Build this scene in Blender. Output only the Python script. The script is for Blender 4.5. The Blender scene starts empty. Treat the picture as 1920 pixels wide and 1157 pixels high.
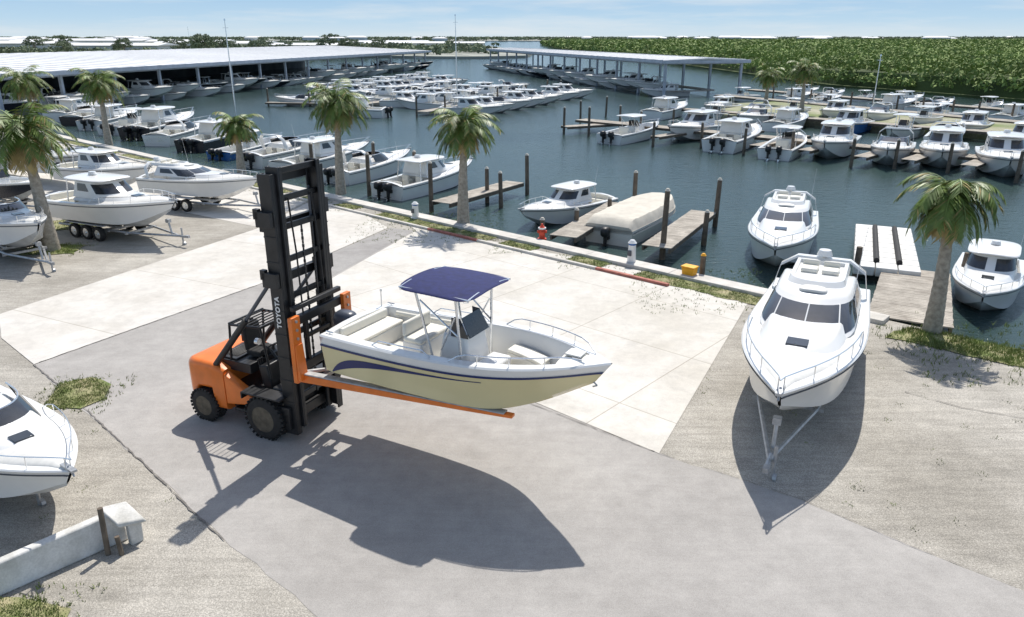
import bpy, bmesh, math, random
import numpy as np
from mathutils import Vector, Matrix
R=random.Random(7)
rad=math.radians
SC=bpy.context.scene; COL=SC.collection

# ------------------------------------------------------------------ materials
def newmat(name):
    m=bpy.data.materials.new(name); m.use_nodes=True
    nt=m.node_tree; b=nt.nodes['Principled BSDF']; return m,nt,b
def simple(name,col,rough=.5,metal=0.,var=.12,scale=6.,bump=0.,coat=0.):
    m,nt,b=newmat(name)
    tc=nt.nodes.new('ShaderNodeTexCoord'); n=nt.nodes.new('ShaderNodeTexNoise')
    n.inputs['Scale'].default_value=scale; n.inputs['Detail'].default_value=6
    nt.links.new(tc.outputs['Object'],n.inputs['Vector'])
    r=nt.nodes.new('ShaderNodeValToRGB')
    r.color_ramp.elements[0].position=.3; r.color_ramp.elements[1].position=.7
    r.color_ramp.elements[0].color=(*[c*(1-var) for c in col],1)
    r.color_ramp.elements[1].color=(*[min(1,c*(1+var*.6)) for c in col],1)
    nt.links.new(n.outputs['Fac'],r.inputs['Fac']); nt.links.new(r.outputs['Color'],b.inputs['Base Color'])
    b.inputs['Roughness'].default_value=rough; b.inputs['Metallic'].default_value=metal
    if coat: b.inputs['Coat Weight'].default_value=coat
    if bump:
        bp=nt.nodes.new('ShaderNodeBump'); bp.inputs['Strength'].default_value=bump; bp.inputs['Distance'].default_value=.02
        nt.links.new(n.outputs['Fac'],bp.inputs['Height']); nt.links.new(bp.outputs['Normal'],b.inputs['Normal'])
    return m
def ground_mat(name,c1,c2,speck=.25,big=.25,fine=60.,bump=.4,streak=0.,brick=None,rough=.9,pebble=0.,stain=.0):
    m,nt,b=newmat(name); N=nt.nodes.new; L=nt.links.new
    tc=N('ShaderNodeTexCoord')
    def noise(scale,detail,rg,vec=None,dist=0):
        a=N('ShaderNodeTexNoise'); a.inputs['Scale'].default_value=scale; a.inputs['Detail'].default_value=detail; a.inputs['Roughness'].default_value=rg; a.inputs['Distortion'].default_value=dist
        L(vec or tc.outputs['Object'],a.inputs['Vector']); return a.outputs['Fac']
    def mrange(v,a,b_,c,d):
        mr=N('ShaderNodeMapRange'); mr.inputs['From Min'].default_value=a; mr.inputs['From Max'].default_value=b_; mr.inputs['To Min'].default_value=c; mr.inputs['To Max'].default_value=d; L(v,mr.inputs['Value']); return mr.outputs['Result']
    def scale(o,f):
        mx=N('ShaderNodeVectorMath'); mx.operation='SCALE'; L(o,mx.inputs[0]); L(f,mx.inputs['Scale']); return mx.outputs['Vector']
    r=N('ShaderNodeValToRGB'); r.color_ramp.elements[0].position=.36; r.color_ramp.elements[1].position=.64
    r.color_ramp.elements[0].color=(*c1,1); r.color_ramp.elements[1].color=(*c2,1); L(noise(big,8,.62),r.inputs['Fac'])
    f=noise(fine,3,.5); out=scale(r.outputs['Color'],mrange(f,.3,.7,1-speck,1+speck)); hgt=f
    out=scale(out,mrange(noise(2.2,10,.7),.3,.7,.88,1.10))
    if pebble:
        v=N('ShaderNodeTexVoronoi'); v.inputs['Scale'].default_value=26; L(tc.outputs['Object'],v.inputs['Vector'])
        q=mrange(v.outputs['Distance'],0,.7,1+pebble*.6,1-pebble); out=scale(out,q); hgt=q
    if streak:
        mp=N('ShaderNodeMapping'); mp.inputs['Rotation'].default_value=(0,0,rad(38)); mp.inputs['Scale'].default_value=(.35,4,1)
        L(tc.outputs['Object'],mp.inputs['Vector']); out=scale(out,mrange(noise(1.4,6,.6,mp.outputs['Vector'],1.4),.35,.65,1-streak,1+streak*.5))
    if stain:
        out=scale(out,mrange(noise(.75,5,.75,None,.6),.56,.72,1,1-stain))
    if brick:
        mp=N('ShaderNodeMapping'); mp.inputs['Rotation'].default_value=(0,0,rad(brick[0])); mp.inputs['Location'].default_value=(brick[3],brick[4],0)
        L(tc.outputs['Object'],mp.inputs['Vector'])
        br=N('ShaderNodeTexBrick'); br.offset=0; br.inputs['Scale'].default_value=1; br.inputs['Brick Width'].default_value=brick[1]; br.inputs['Row Height'].default_value=brick[2]
        br.inputs['Mortar Size'].default_value=.016; br.inputs['Mortar Smooth'].default_value=.4
        br.inputs['Color1'].default_value=(1,1,1,1); br.inputs['Color2'].default_value=(.95,.945,.93,1); br.inputs['Mortar'].default_value=(.62,.59,.54,1)
        L(mp.outputs['Vector'],br.inputs['Vector'])
        mm=N('ShaderNodeVectorMath'); mm.operation='MULTIPLY'; L(out,mm.inputs[0]); L(br.outputs['Color'],mm.inputs[1]); out=mm.outputs['Vector']
    L(out,b.inputs['Base Color']); b.inputs['Roughness'].default_value=rough; b.inputs['Specular IOR Level'].default_value=.25
    bp=N('ShaderNodeBump'); bp.inputs['Strength'].default_value=bump; bp.inputs['Distance'].default_value=.015; L(hgt,bp.inputs['Height']); L(bp.outputs['Normal'],b.inputs['Normal'])
    return m
M={}
M['gravel']=ground_mat('gravel',(.34,.315,.27),(.49,.46,.405),speck=.38,big=.3,fine=50,bump=.6,streak=.15,pebble=.2,stain=.14)
M['asphalt']=ground_mat('asphalt',(.33,.312,.29),(.405,.385,.36),speck=.16,big=.22,fine=75,bump=.3,streak=.04,stain=.08)
M['asphalt_dark']=ground_mat('asphalt_dark',(.29,.275,.26),(.36,.345,.325),speck=.16,big=.5,fine=60,bump=.3)
M['concrete']=ground_mat('concrete',(.55,.52,.465),(.65,.625,.58),speck=.06,big=.35,fine=50,bump=.12,brick=(41.4,3.6,3.4,1.2,.3),stain=.13)
M['concrete2']=ground_mat('concrete_strip',(.54,.51,.46),(.63,.605,.56),speck=.06,big=.5,fine=50,bump=.12,brick=(-64,4.6,60,1.0,20.),stain=.10)
M['cap']=ground_mat('seawall_cap',(.50,.475,.43),(.64,.61,.56),speck=.1,big=.9,fine=30,bump=.2,stain=.15)
M['wood']=ground_mat('dock_wood',(.29,.26,.22),(.46,.42,.36),speck=.12,big=1.2,fine=20,bump=.3)
M['wood_dark']=simple('pile_wood',(.15,.12,.09),.9,var=.4,scale=5,bump=.5)
M['grass']=ground_mat('grass',(.15,.19,.06),(.36,.32,.19),speck=.3,big=1.6,fine=40,bump=.6)
M['blade']=simple('grass_blades',(.20,.25,.065),.7,var=.5,scale=1.1)
M['white']=simple('gelcoat_white',(.78,.775,.75),.22,var=.04,scale=1.5,coat=.3)
M['offwhite']=simple('gelcoat_cream_white',(.70,.68,.62),.32,var=.05,scale=2)
M['nonskid']=simple('deck_nonskid',(.68,.67,.63),.6,var=.07,scale=8)
M['cream']=simple('gelcoat_cream',(.70,.61,.34),.24,var=.05,scale=1.2,coat=.3)
M['navy']=simple('navy_gelcoat',(.012,.022,.12),.3,var=.1)
M['canvas']=simple('navy_canvas',(.012,.018,.10),.85,var=.25,scale=9,bump=.4)
M['beige']=simple('beige_cover_canvas',(.58,.54,.46),.85,var=.14,scale=3,bump=.6)
M['blue']=simple('blue_hull',(.02,.12,.36),.25,var=.1)
M['blackhull']=simple('black_hull',(.02,.022,.03),.25,var=.2)
M['black']=simple('black_paint',(.018,.018,.019),.45,var=.5,scale=4)
M['rubber']=simple('rubber',(.024,.023,.022),.8,var=.4,scale=9,bump=.3)
M['grey']=simple('grey_plastic',(.07,.08,.10),.32,var=.15)
M['orange']=simple('orange_paint',(.86,.20,.025),.40,var=.16,scale=3,coat=.15)
M['steel']=simple('galvanised_steel',(.45,.46,.47),.45,.6,var=.25,scale=8)
M['alu']=simple('aluminium',(.78,.79,.80),.25,.85,var=.05)
M['worn']=simple('worn_fork_pad',(.45,.45,.44),.6,.2,var=.3,scale=6)
M['glass']=simple('tinted_glass',(.03,.035,.042),.07,var=.2,coat=.5)
M['cushion']=simple('cushion',(.76,.73,.64),.6,var=.05,scale=5)
M['antifoul']=simple('antifoul',(.50,.52,.53),.6,var=.25,scale=2)
M['red']=simple('red_paint',(.65,.06,.02),.45,var=.2)
M['redkerb']=simple('faded_red_kerb',(.42,.15,.11),.8,var=.4,scale=5)
M['yellow']=simple('yellow_orange_plastic',(.90,.42,.02),.5,var=.1)
M['roof']=ground_mat('metal_roof',(.66,.66,.66),(.77,.77,.76),speck=.04,big=.05,fine=2,bump=.1,rough=.5)
M['shedmetal']=simple('shed_metal',(.46,.50,.56),.5,.1,var=.15,scale=1)
M['shedwall']=simple('shed_wall',(.13,.14,.15),.9,var=.3,scale=.4)
M['bark']=simple('palm_bark',(.36,.32,.26),.9,var=.35,scale=9,bump=.8)
M['frond']=simple('palm_frond',(.14,.21,.04),.5,var=.5,scale=2.2)
M['frond_dry']=simple('palm_frond_dry',(.42,.32,.13),.8,var=.35,scale=3)
M['mang']=simple('mangrove_leaf',(.22,.30,.075),.8,var=.42,scale=.16)
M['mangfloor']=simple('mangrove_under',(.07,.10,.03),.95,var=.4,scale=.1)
M['hazyveg']=simple('haze_tinted_foliage',(.18,.22,.13),.85,var=.4,scale=.05)  # paled, greyed green: distance haze is mixed into the leaf colour
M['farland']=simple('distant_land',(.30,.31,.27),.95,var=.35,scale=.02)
M['dirt']=ground_mat('dirt',(.17,.21,.08),(.38,.36,.27),speck=.2,big=.16,fine=6,bump=.3)
M['wall']=simple('white_wall',(.72,.72,.70),.7,var=.08,scale=.2)
M['rimgrey']=simple('dusty_rim',(.12,.10,.07),.7,var=.4,scale=8)
M['crackm']=simple('crack_dark',(.19,.175,.16),.95,var=.3,scale=9)
m,nt,b=newmat('water'); N=nt.nodes.new; Lk=nt.links.new
tc=N('ShaderNodeTexCoord'); n1=N('ShaderNodeTexNoise'); n1.inputs['Scale'].default_value=1.8; n1.inputs['Detail'].default_value=7; n1.inputs['Roughness'].default_value=.62
mp=N('ShaderNodeMapping'); mp.inputs['Scale'].default_value=(1,1.7,1); Lk(tc.outputs['Object'],mp.inputs['Vector']); Lk(mp.outputs['Vector'],n1.inputs['Vector'])
bp=N('ShaderNodeBump'); bp.inputs['Strength'].default_value=.6; bp.inputs['Distance'].default_value=.10; Lk(n1.outputs['Fac'],bp.inputs['Height']); Lk(bp.outputs['Normal'],b.inputs['Normal'])
n2=N('ShaderNodeTexNoise'); n2.inputs['Scale'].default_value=.06; n2.inputs['Detail'].default_value=6; Lk(tc.outputs['Object'],n2.inputs['Vector'])
r=N('ShaderNodeValToRGB'); r.color_ramp.elements[0].position=.35; r.color_ramp.elements[1].position=.7
r.color_ramp.elements[0].color=(.030,.055,.054,1); r.color_ramp.elements[1].color=(.050,.084,.078,1)
Lk(n2.outputs['Fac'],r.inputs['Fac']); Lk(r.outputs['Color'],b.inputs['Base Color']); b.inputs['Roughness'].default_value=.10; b.inputs['IOR'].default_value=1.33
M['water']=m

# ------------------------------------------------------------------ mesh helpers
class MB:
    def __init__(s): s.v=[];s.f=[];s.m=[]
    def add(s,vs,fs,mi=0):
        o=len(s.v); s.v+=[tuple(p) for p in vs]
        for f in fs: s.f.append(tuple(i+o for i in f)); s.m.append(mi)
    def box(s,c,d,mi=0,rot=None):
        x,y,z=[q/2 for q in d]
        P=[Vector(p) for p in [(-x,-y,-z),(x,-y,-z),(x,y,-z),(-x,y,-z),(-x,-y,z),(x,-y,z),(x,y,z),(-x,y,z)]]
        if rot is not None: P=[rot@p for p in P]
        c=Vector(c); s.hexa([p+c for p in P],mi)
    def hexa(s,P,mi=0): s.add(P,[(0,3,2,1),(4,5,6,7),(0,1,5,4),(1,2,6,5),(2,3,7,6),(3,0,4,7)],mi)
    def tube(s,a,b,r,mi=0,n=8,r2=None,cap=True):
        a=Vector(a);b=Vector(b);d=(b-a)
        if d.length<1e-6:return
        q=d.to_track_quat('Z','Y'); r2=r if r2 is None else r2
        P=[]
        for c,rr in ((a,r),(b,r2)):
            for k in range(n):
                t=2*math.pi*k/n; P.append(c+q@Vector((rr*math.cos(t),rr*math.sin(t),0)))
        F=[(k,(k+1)%n,n+(k+1)%n,n+k) for k in range(n)]
        if cap: F+=[tuple(range(n-1,-1,-1)),tuple(range(n,2*n))]
        s.add(P,F,mi)
    def path(s,pts,r,mi=0,n=6):
        for a,b in zip(pts[:-1],pts[1:]): s.tube(a,b,r,mi,n)
    def rings(s,rings,mi=0,close=True):
        n=len(rings[0]); P=[p for r in rings for p in r]; F=[]
        for i in range(len(rings)-1):
            for k in range(n): F.append((i*n+k,i*n+(k+1)%n,(i+1)*n+(k+1)%n,(i+1)*n+k))
        if close: F+=[tuple(range(n-1,-1,-1)),tuple(range((len(rings)-1)*n,len(rings)*n))]
        s.add(P,F,mi)
    def build(s,name,mats,parent=None,bevel=0,angle=35,weld=False,loc=None):
        me=bpy.data.meshes.new(name); me.from_pydata(s.v,[],s.f)
        for m in mats: me.materials.append(M[m])
        me.polygons.foreach_set('material_index',s.m)
        me.polygons.foreach_set('use_smooth',[True]*len(s.f))
        bm=bmesh.new(); bm.from_mesh(me)
        if weld: bmesh.ops.remove_doubles(bm,verts=bm.verts,dist=1e-4)
        if weld!='nonormal': bmesh.ops.recalc_face_normals(bm,faces=bm.faces)
        bm.to_mesh(me); bm.free()
        me.set_sharp_from_angle(angle=rad(angle)); me.update()
        o=bpy.data.objects.new(name,me); COL.objects.link(o)
        if parent: o.parent=parent
        if loc: o.location=loc
        if bevel:
            b=o.modifiers.new('bevel','BEVEL'); b.width=bevel; b.segments=2; b.limit_method='ANGLE'; b.angle_limit=rad(40)
        return o
def sheet(name,poly,z,mat,thick=0,kind='structure'):
    me=bpy.data.meshes.new(name); n=len(poly)
    v=[(x,y,z) for x,y in poly]; f=[tuple(range(n))]
    if thick:
        v+=[(x,y,z-thick) for x,y in poly]; f+=[(i,i+n,(i+1)%n+n,(i+1)%n) for i in range(n)]
    me.from_pydata(v,[],f); me.materials.append(M[mat])
    bm=bmesh.new();bm.from_mesh(me);bmesh.ops.recalc_face_normals(bm,faces=bm.faces)
    bm.faces.ensure_lookup_table()
    if bm.faces[0].normal.z<0: bmesh.ops.reverse_faces(bm,faces=bm.faces)
    bm.to_mesh(me);bm.free()
    o=bpy.data.objects.new(name,me); COL.objects.link(o)
    if kind: o['kind']=kind
    return o
def thing(name,label,cat,loc=(0,0,0),rot=0,group=None):
    e=bpy.data.objects.new(name,None); COL.objects.link(e); e.empty_display_size=.3
    e.location=loc; e.rotation_euler=(0,0,rad(rot)); e['label']=label; e['category']=cat
    if group: e['group']=group
    return e
def thing_part(name,parent,loc):
    e=bpy.data.objects.new(name,None); COL.objects.link(e); e.parent=parent; e.location=loc; e.empty_display_size=.2; return e
def tag(o,label,cat,group=None):
    o['label']=label;o['category']=cat
    if group:o['group']=group
    return o
def kids(o): return [c for c in bpy.data.objects if c.parent==o]
TREE={}
def snapshot(root):
    TREE[root.name]=[(c,[g for g in kids(c)]) for c in kids(root)]
def copy_thing(root,loc,rot=0,scale=(1,1,1),hull=None,skip=()):
    n=root.copy(); COL.objects.link(n); n.location=loc; n.rotation_euler=(0,0,rad(rot)); n.scale=scale
    for c,gs in TREE[root.name]:
        if c.name.split('.')[0] in skip: continue
        k=c.copy(); COL.objects.link(k); k.parent=n
        if hull and c.name.split('.')[0]=='hull':
            k.material_slots[1].link='OBJECT'; k.material_slots[1].material=M[hull]
        for g in gs:
            q=g.copy(); COL.objects.link(q); q.parent=k
    return n

# ------------------------------------------------------------------ camera, light, sky
th=math.atan(510/1400)
cd=bpy.data.cameras.new('camera'); cam=bpy.data.objects.new('camera',cd); COL.objects.link(cam)
cam.location=(0,0,8); cam.rotation_euler=(math.pi/2-th,0,0); cd.lens=26.25; cd.sensor_width=36; cd.clip_end=9000; cd.clip_start=.1
SC.camera=cam
sv=Vector((.19,.61,1)).normalized()
sd=bpy.data.lights.new('sun','SUN'); sd.energy=4.9; sd.angle=rad(.53); sd.color=(1,.955,.89)
so=bpy.data.objects.new('sun',sd); COL.objects.link(so); so.rotation_euler=sv.to_track_quat('Z','Y').to_euler(); so.location=(0,0,60)
w=bpy.data.worlds.new('World'); SC.world=w; w.use_nodes=True; nt=w.node_tree; N=nt.nodes.new; Lk=nt.links.new
sky=N('ShaderNodeTexSky'); sky.sky_type='NISHITA'; sky.sun_disc=False
sky.sun_elevation=math.asin(sv.z); sky.sun_rotation=math.atan2(sv.x,sv.y); sky.air_density=1.0; sky.dust_density=1.2; sky.ozone_density=1.5; sky.altitude=0
bg=nt.nodes['Background']; bg.inputs['Strength'].default_value=.14
tc=N('ShaderNodeTexCoord'); sx=N('ShaderNodeSeparateXYZ'); Lk(tc.outputs['Generated'],sx.inputs['Vector'])
hr=N('ShaderNodeValToRGB'); e=hr.color_ramp.elements; e[0].position=0; e[0].color=(.66,.77,.84,1); e[1].position=.08; e[1].color=(.28,.51,.80,1)
x_=e.new(.02); x_.color=(.50,.69,.85,1)
Lk(sx.outputs['Z'],hr.inputs['Fac'])
hs=N('ShaderNodeVectorMath'); hs.operation='SCALE'; hs.inputs['Scale'].default_value=1/.14; Lk(hr.outputs['Color'],hs.inputs[0])
mr=N('ShaderNodeMapRange'); mr.inputs['From Min'].default_value=.10; mr.inputs['From Max'].default_value=.45; Lk(sx.outputs['Z'],mr.inputs['Value'])
m1=N('ShaderNodeMix'); m1.data_type='RGBA'; Lk(mr.outputs['Result'],m1.inputs['Factor']); Lk(hs.outputs['Vector'],m1.inputs['A']); Lk(sky.outputs['Color'],m1.inputs['B'])
mp=N('ShaderNodeMapping'); mp.inputs['Scale'].default_value=(2.2,2.2,22); Lk(tc.outputs['Generated'],mp.inputs['Vector'])
cn=N('ShaderNodeTexNoise'); cn.inputs['Scale'].default_value=2.2; cn.inputs['Detail'].default_value=8; cn.inputs['Roughness'].default_value=.6; Lk(mp.outputs['Vector'],cn.inputs['Vector'])
cr=N('ShaderNodeValToRGB'); cr.color_ramp.elements[0].position=.45; cr.color_ramp.elements[1].position=.72; cr.color_ramp.elements[1].color=(.6,.6,.6,1); Lk(cn.outputs['Fac'],cr.inputs['Fac'])
mxx=N('ShaderNodeMix'); mxx.data_type='RGBA'; mxx.inputs['B'].default_value=(5.8,6.05,6.2,1)
Lk(cr.outputs['Color'],mxx.inputs['Factor']); Lk(m1.outputs['Result'],mxx.inputs['A']); Lk(mxx.outputs['Result'],bg.inputs['Color'])
SC.view_settings.view_transform='Standard'; SC.view_settings.look='None'; SC.view_settings.exposure=0

# ------------------------------------------------------------------ setting : ground and water
QD=Vector((.750,-.661)); QN=Vector((.661,.750)); Q0=Vector((-4.9,35.2))   # quay line direction, outward normal
def Q(a,b): p=Q0+QD*a+QN*b; return (p.x,p.y)
sheet('water',[(-4000,-400),(4000,-400),(4000,7000),(-4000,7000)],-.8,'water')
sheet('ground',[Q(-190,0),Q(20.6,0),Q(20.9,0),Q(70,0),(40,-60),(-200,-60),(-260,100)],0,'gravel',thick=2.5)
def wob(pts,amp=.05,step=.5):
    out=[];k=len(pts)
    for i in range(k):
        a=pts[i];b_=pts[(i+1)%k];d=math.hypot(b_[0]-a[0],b_[1]-a[1]);s=max(1,int(d/step))
        for j in range(s):
            t=j/s; out.append((a[0]+(b_[0]-a[0])*t+R.uniform(-amp,amp),a[1]+(b_[1]-a[1])*t+R.uniform(-amp,amp)))
    return out
asph=[(-12.4,17.7),(-8.8,24.3),(-5.4,32.3),(-4.2,31.8),(-5.4,21),(3,13.3),(5.3,11.7),(6.6,10.4),(9,8.3),(14,3),(14,-8),(0,-8),(0,5.5),(-2.8,8.7),(-4.7,10.4),(-6.7,12.3)]
sheet('asphalt_road',wob(asph,.035,.35),.004,'asphalt')
sheet('asphalt_pavement',[(-8.6,24.2),(-7.2,22.7),(-4.3,31.9),(-5.4,32.4)],.008,'asphalt_dark')
sheet('concrete_slab',[(3,13.3),(8.0,23.4),Q(1.6,-1.5),(-4.2,31.9),(-7.1,22.6)],.012,'concrete')
sheet('concrete_path',[(-12.4,17.7),(-8.7,24.3),(-5.5,32.4),Q(-1.5,-1.5),Q(-6,-1.5),(-11.3,32.2),(-15.7,21.4),(-14.4,19.5)],.016,'concrete2')
sheet('concrete_yard',[(-11.4,32.6),Q(-6.2,-1.6),Q(-60,-1.6),(-60,66),(-30,42),(-16.5,36)],.008,'concrete2')
def crack(pts,w_=.02,jit=.015):
    V=[];F=[];P=[]
    for (a,b_) in zip(pts[:-1],pts[1:]):
        d=math.hypot(b_[0]-a[0],b_[1]-a[1]);s=max(2,int(d/.12))
        for j in range(s): t=j/s; P.append((a[0]+(b_[0]-a[0])*t+R.uniform(-jit,jit),a[1]+(b_[1]-a[1])*t+R.uniform(-jit,jit)))
    for i,(x,y) in enumerate(P):
        ww=w_*R.uniform(.15,1); j=min(i+1,len(P)-1);k=max(0,i-1); dx=P[j][0]-P[k][0];dy=P[j][1]-P[k][1];l=math.hypot(dx,dy)+1e-6
        V+=[(x-dy/l*ww,y+dx/l*ww,.0205),(x+dy/l*ww,y-dx/l*ww,.0205)]
        if i: F.append((2*i-2,2*i-1,2*i+1,2*i))
    me=bpy.data.meshes.new('pavement_crack'); me.from_pydata(V,[],F); me.materials.append(M['crackm']); o=bpy.data.objects.new('pavement_crack',me); COL.objects.link(o); o['kind']='structure'
crack([(-12.4,17.7),(-9.6,15.1),(-6.7,12.3),(-5.6,11.2),(-4.75,10.4)],.022)
crack([(3.0,13.3),(4.2,12.5),(5.3,11.7),(6.6,10.4),(7.9,9.3)],.008)
crack([(.3,15.6),(3.0,13.3)],.012); crack([(-8.7,24.3),(-12.4,17.7)],.012); crack([(-5.4,21.0),(.3,15.6)],.010)
crack([(9.4,16.1),(10.3,15.3),(11.6,14.7)],.014)
mb=MB()
for i in range(-36,12):
    a=i*3.6
    if a>19.5 and a<23: continue
    p=[Q(a,-.55),Q(a+3.585,-.55),Q(a+3.585,.12),Q(a,.12)]
    mb.hexa([(x,y,-.25) for x,y in p]+[(x,y,.13) for x,y in p])
o=mb.build('seawall_cap',['cap'],bevel=.02); o['kind']='structure'
mb=MB()
for i in range(-20,8):
    a=i*3.0; mi=1 if i in (1,4) else 0
    if a>14:continue
    p=[Q(a,-1.62),Q(a+2.98,-1.62),Q(a+2.98,-1.46),Q(a,-1.46)]
    mb.hexa([(x,y,-.05) for x,y in p]+[(x,y,.1) for x,y in p],mi)
o=mb.build('kerb',['cap','redkerb'],bevel=.015); o['kind']='structure'
def inpoly(poly,x,y):
    c=False;k=len(poly);j=k-1
    for i in range(k):
        if (poly[i][1]>y)!=(poly[j][1]>y) and x<(poly[j][0]-poly[i][0])*(y-poly[i][1])/(poly[j][1]-poly[i][1])+poly[i][0]: c=not c
        j=i
    return c
def patch(poly,n,size=.07):
    sheet('grass',wob(poly,.10,.3),.024+R.random()*.004,'grass')
    vs=[];fs=[]; xs=[p[0] for p in poly];ys=[p[1] for p in poly]; c=0
    n=int(n*1.6)
    while c<n:
        x=R.uniform(min(xs)-.25,max(xs)+.25);y=R.uniform(min(ys)-.25,max(ys)+.25)
        if not inpoly(poly,x,y) and R.random()>.05: continue
        if math.sin(x*3.1+y*1.7)*math.sin(y*4.1-x*2.3)>.45 and R.random()>.25: continue
        c+=1
        for q in range(3):
            a=R.random()*6.28;h=size*R.uniform(.5,1.4);w_=.011; dx=math.cos(a);dy=math.sin(a);lx=R.uniform(-.7,.7)*h;ly=R.uniform(-.7,.7)*h
            i0=len(vs); bx=x+R.uniform(-.05,.05);by=y+R.uniform(-.05,.05)
            vs+=[(bx-dx*w_,by-dy*w_,0),(bx+dx*w_,by+dy*w_,0),(bx+lx,by+ly,h)]; fs.append((i0,i0+1,i0+2))
    me=bpy.data.meshes.new('grass_blades'); me.from_pydata(vs,[],fs); me.materials.append(M['blade'])
    g=bpy.data.objects.new('grass_blades',me); COL.objects.link(g); g['kind']='stuff'
for a0,a1,n in [(-1.1,6.2,1500),(6.9,8.6,500),(10.4,12.0,450),(13.4,18.9,1500),(-4.4,-2.8,300),(-7.2,-5.6,350),(-17,-9,900),(-30,-18,900),(-44,-31,700)]:
    patch([Q(a0,-1.42),Q(a1,-1.42),Q(a1,-.6),Q(a0,-.6)],n)
patch([(10.6,19.6),(11.6,20.3),(12.6,19.7),(15.0,17.6),(14.4,16.6),(12.4,18.0)],1800,.11)
patch([(-10.7,15.2),(-9.9,15.3),(-9.5,15.7),(-9.8,16.4),(-10.4,16.9),(-11.1,16.6)],1100,.06)
patch([(-19.2,28.0),(-17.2,28.2),(-17.4,29.4),(-19.4,29.6)],500,.1)
patch([(-8.6,8.0),(-6.5,8.3),(-6.6,8.9),(-7.4,9.2),(-8.8,8.9)],1400,.06)
patch([(-21,31.5),(-17.6,33.0),(-19,34.5),(-23,33)],500,.1)
vs=[];fs=[]
for k in range(170):
    if R.random()<.5: cx,cy=R.uniform(-15,-5),R.uniform(8,20)
    else: cx,cy=R.uniform(4.5,14),R.uniform(10,22)
    if inpoly(asph,cx,cy) or inpoly([(3,13.3),(8.0,23.4),(-4,33),(-7.1,22.6)],cx,cy) or inpoly([(-12.4,17.7),(-8.7,24.3),(-11.3,32.2),(-15.7,21.4)],cx,cy): continue
    for q in range(R.randint(4,16)):
        a=R.random()*6.28;h=R.uniform(.015,.04); x=cx+R.gauss(0,.06);y=cy+R.gauss(0,.06);i0=len(vs)
        vs+=[(x-.008,y,0),(x+.008,y,0),(x+math.cos(a)*h,y+math.sin(a)*h,h)]; fs.append((i0,i0+1,i0+2))
me=bpy.data.meshes.new('weeds'); me.from_pydata(vs,[],fs); me.materials.append(M['blade']); g=bpy.data.objects.new('weeds',me); COL.objects.link(g); g['kind']='stuff'
sheet('shore_ground',wob([(23,84),(26,98),(36,102),(42,90),(50,74),(56,62),(52,60),(43,69),(32,80)],.5,3),-.05,'dirt',thick=1.2)
sheet('distant_shore_ground',[(-900,300),(-58,345),(-28,330),(-12,330),(6,345),(12,420),(-20,700),(-100,900),(-900,1000)],.2,'farland',thick=1)
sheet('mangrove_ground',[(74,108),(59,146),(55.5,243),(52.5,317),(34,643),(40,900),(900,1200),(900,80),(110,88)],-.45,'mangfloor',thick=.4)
sheet('horizon_ground',[(-5000,1500),(5000,1500),(5000,6900),(-5000,6900)],.4,'farland',thick=1.2)
sheet('shed_ground',[(-260,60),(-120,90),(-100,140),(-78,240),(-100,330),(-900,310),(-900,60)],-.02,'dirt',thick=1)

# ------------------------------------------------------------------ foliage
rs=np.random.RandomState(3)
def leaf_quads(C,Rr,nper,size,flat=.75):
    C=np.asarray(C);Rr=np.asarray(Rr); n=len(C)
    c=np.repeat(C,nper,0); r=np.repeat(Rr,nper)[:,None]
    d=rs.normal(size=(n*nper,3)); d/=np.linalg.norm(d,axis=1)[:,None]
    d[:,2]=np.abs(d[:,2])*.9-.12*rs.rand(n*nper)
    p=c+d*r*(.72+.32*rs.rand(n*nper,1))*np.array([1,1,flat])
    u=rs.normal(size=(n*nper,3)); u-=d*(u*d).sum(1)[:,None]*.6; u/=np.linalg.norm(u,axis=1)[:,None]
    v=np.cross(u,d+rs.normal(size=d.shape)*.5); v/=np.linalg.norm(v,axis=1)[:,None]
    sz=np.repeat(np.broadcast_to(size,(n,)),nper)[:,None]
    s=sz*(.6+.8*rs.rand(n*nper,1))
    return np.stack([p-u*s,p-v*s*.5,p+u*s,p+v*s*.5],1).reshape(-1,3)
def quads_obj(name,V,mats,mi=None,parent=None):
    n=len(V)//4; me=bpy.data.meshes.new(name)
    me.vertices.add(len(V)); me.vertices.foreach_set('co',V.astype(np.float32).ravel())
    me.loops.add(n*4); me.loops.foreach_set('vertex_index',np.arange(n*4,dtype=np.int32))
    me.polygons.add(n); me.polygons.foreach_set('loop_start',np.arange(0,n*4,4,dtype=np.int32))
    try: me.polygons.foreach_set('loop_total',np.full(n,4,dtype=np.int32))
    except Exception: pass
    for m_ in mats: me.materials.append(M[m_])
    if mi is not None: me.polygons.foreach_set('material_index',mi.astype(np.int32))
    me.update(calc_edges=True); me.validate()
    o=bpy.data.objects.new(name,me); COL.objects.link(o)
    if parent:o.parent=parent
    return o
def shx(y): return np.interp(y,[80,100,110,146,243,317,643,900],[100,86,73,59,55.5,52.5,34,38])
C=[];Rr=[]
y=95.
while y<900:
    st=2.2 if y<200 else 2.2*(y/200.)
    x=float(shx(y))-.5
    while x<y*.72+22:
        edge=x<shx(y)+2.2
        C.append((x+rs.uniform(-1,1)*st*.5,y+rs.uniform(-1,1)*st*.5,2.0+1.7*rs.rand()+.5*math.sin(x*.07)*math.sin(y*.05)-(1.7 if edge else 0))); Rr.append(st*.62*(.75+.7*rs.rand())); x+=st
    y+=st*.85
C=np.array(C);Rr=np.array(Rr)
C[:,2]=np.minimum(C[:,2],4.3)
near=C[:,1]<210
V=np.concatenate([leaf_quads(C[near],Rr[near],44,.30,1.0),leaf_quads(C[~near],np.minimum(Rr[~near],3.5),28,.38*C[~near][:,1]/200,.75)])
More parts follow.
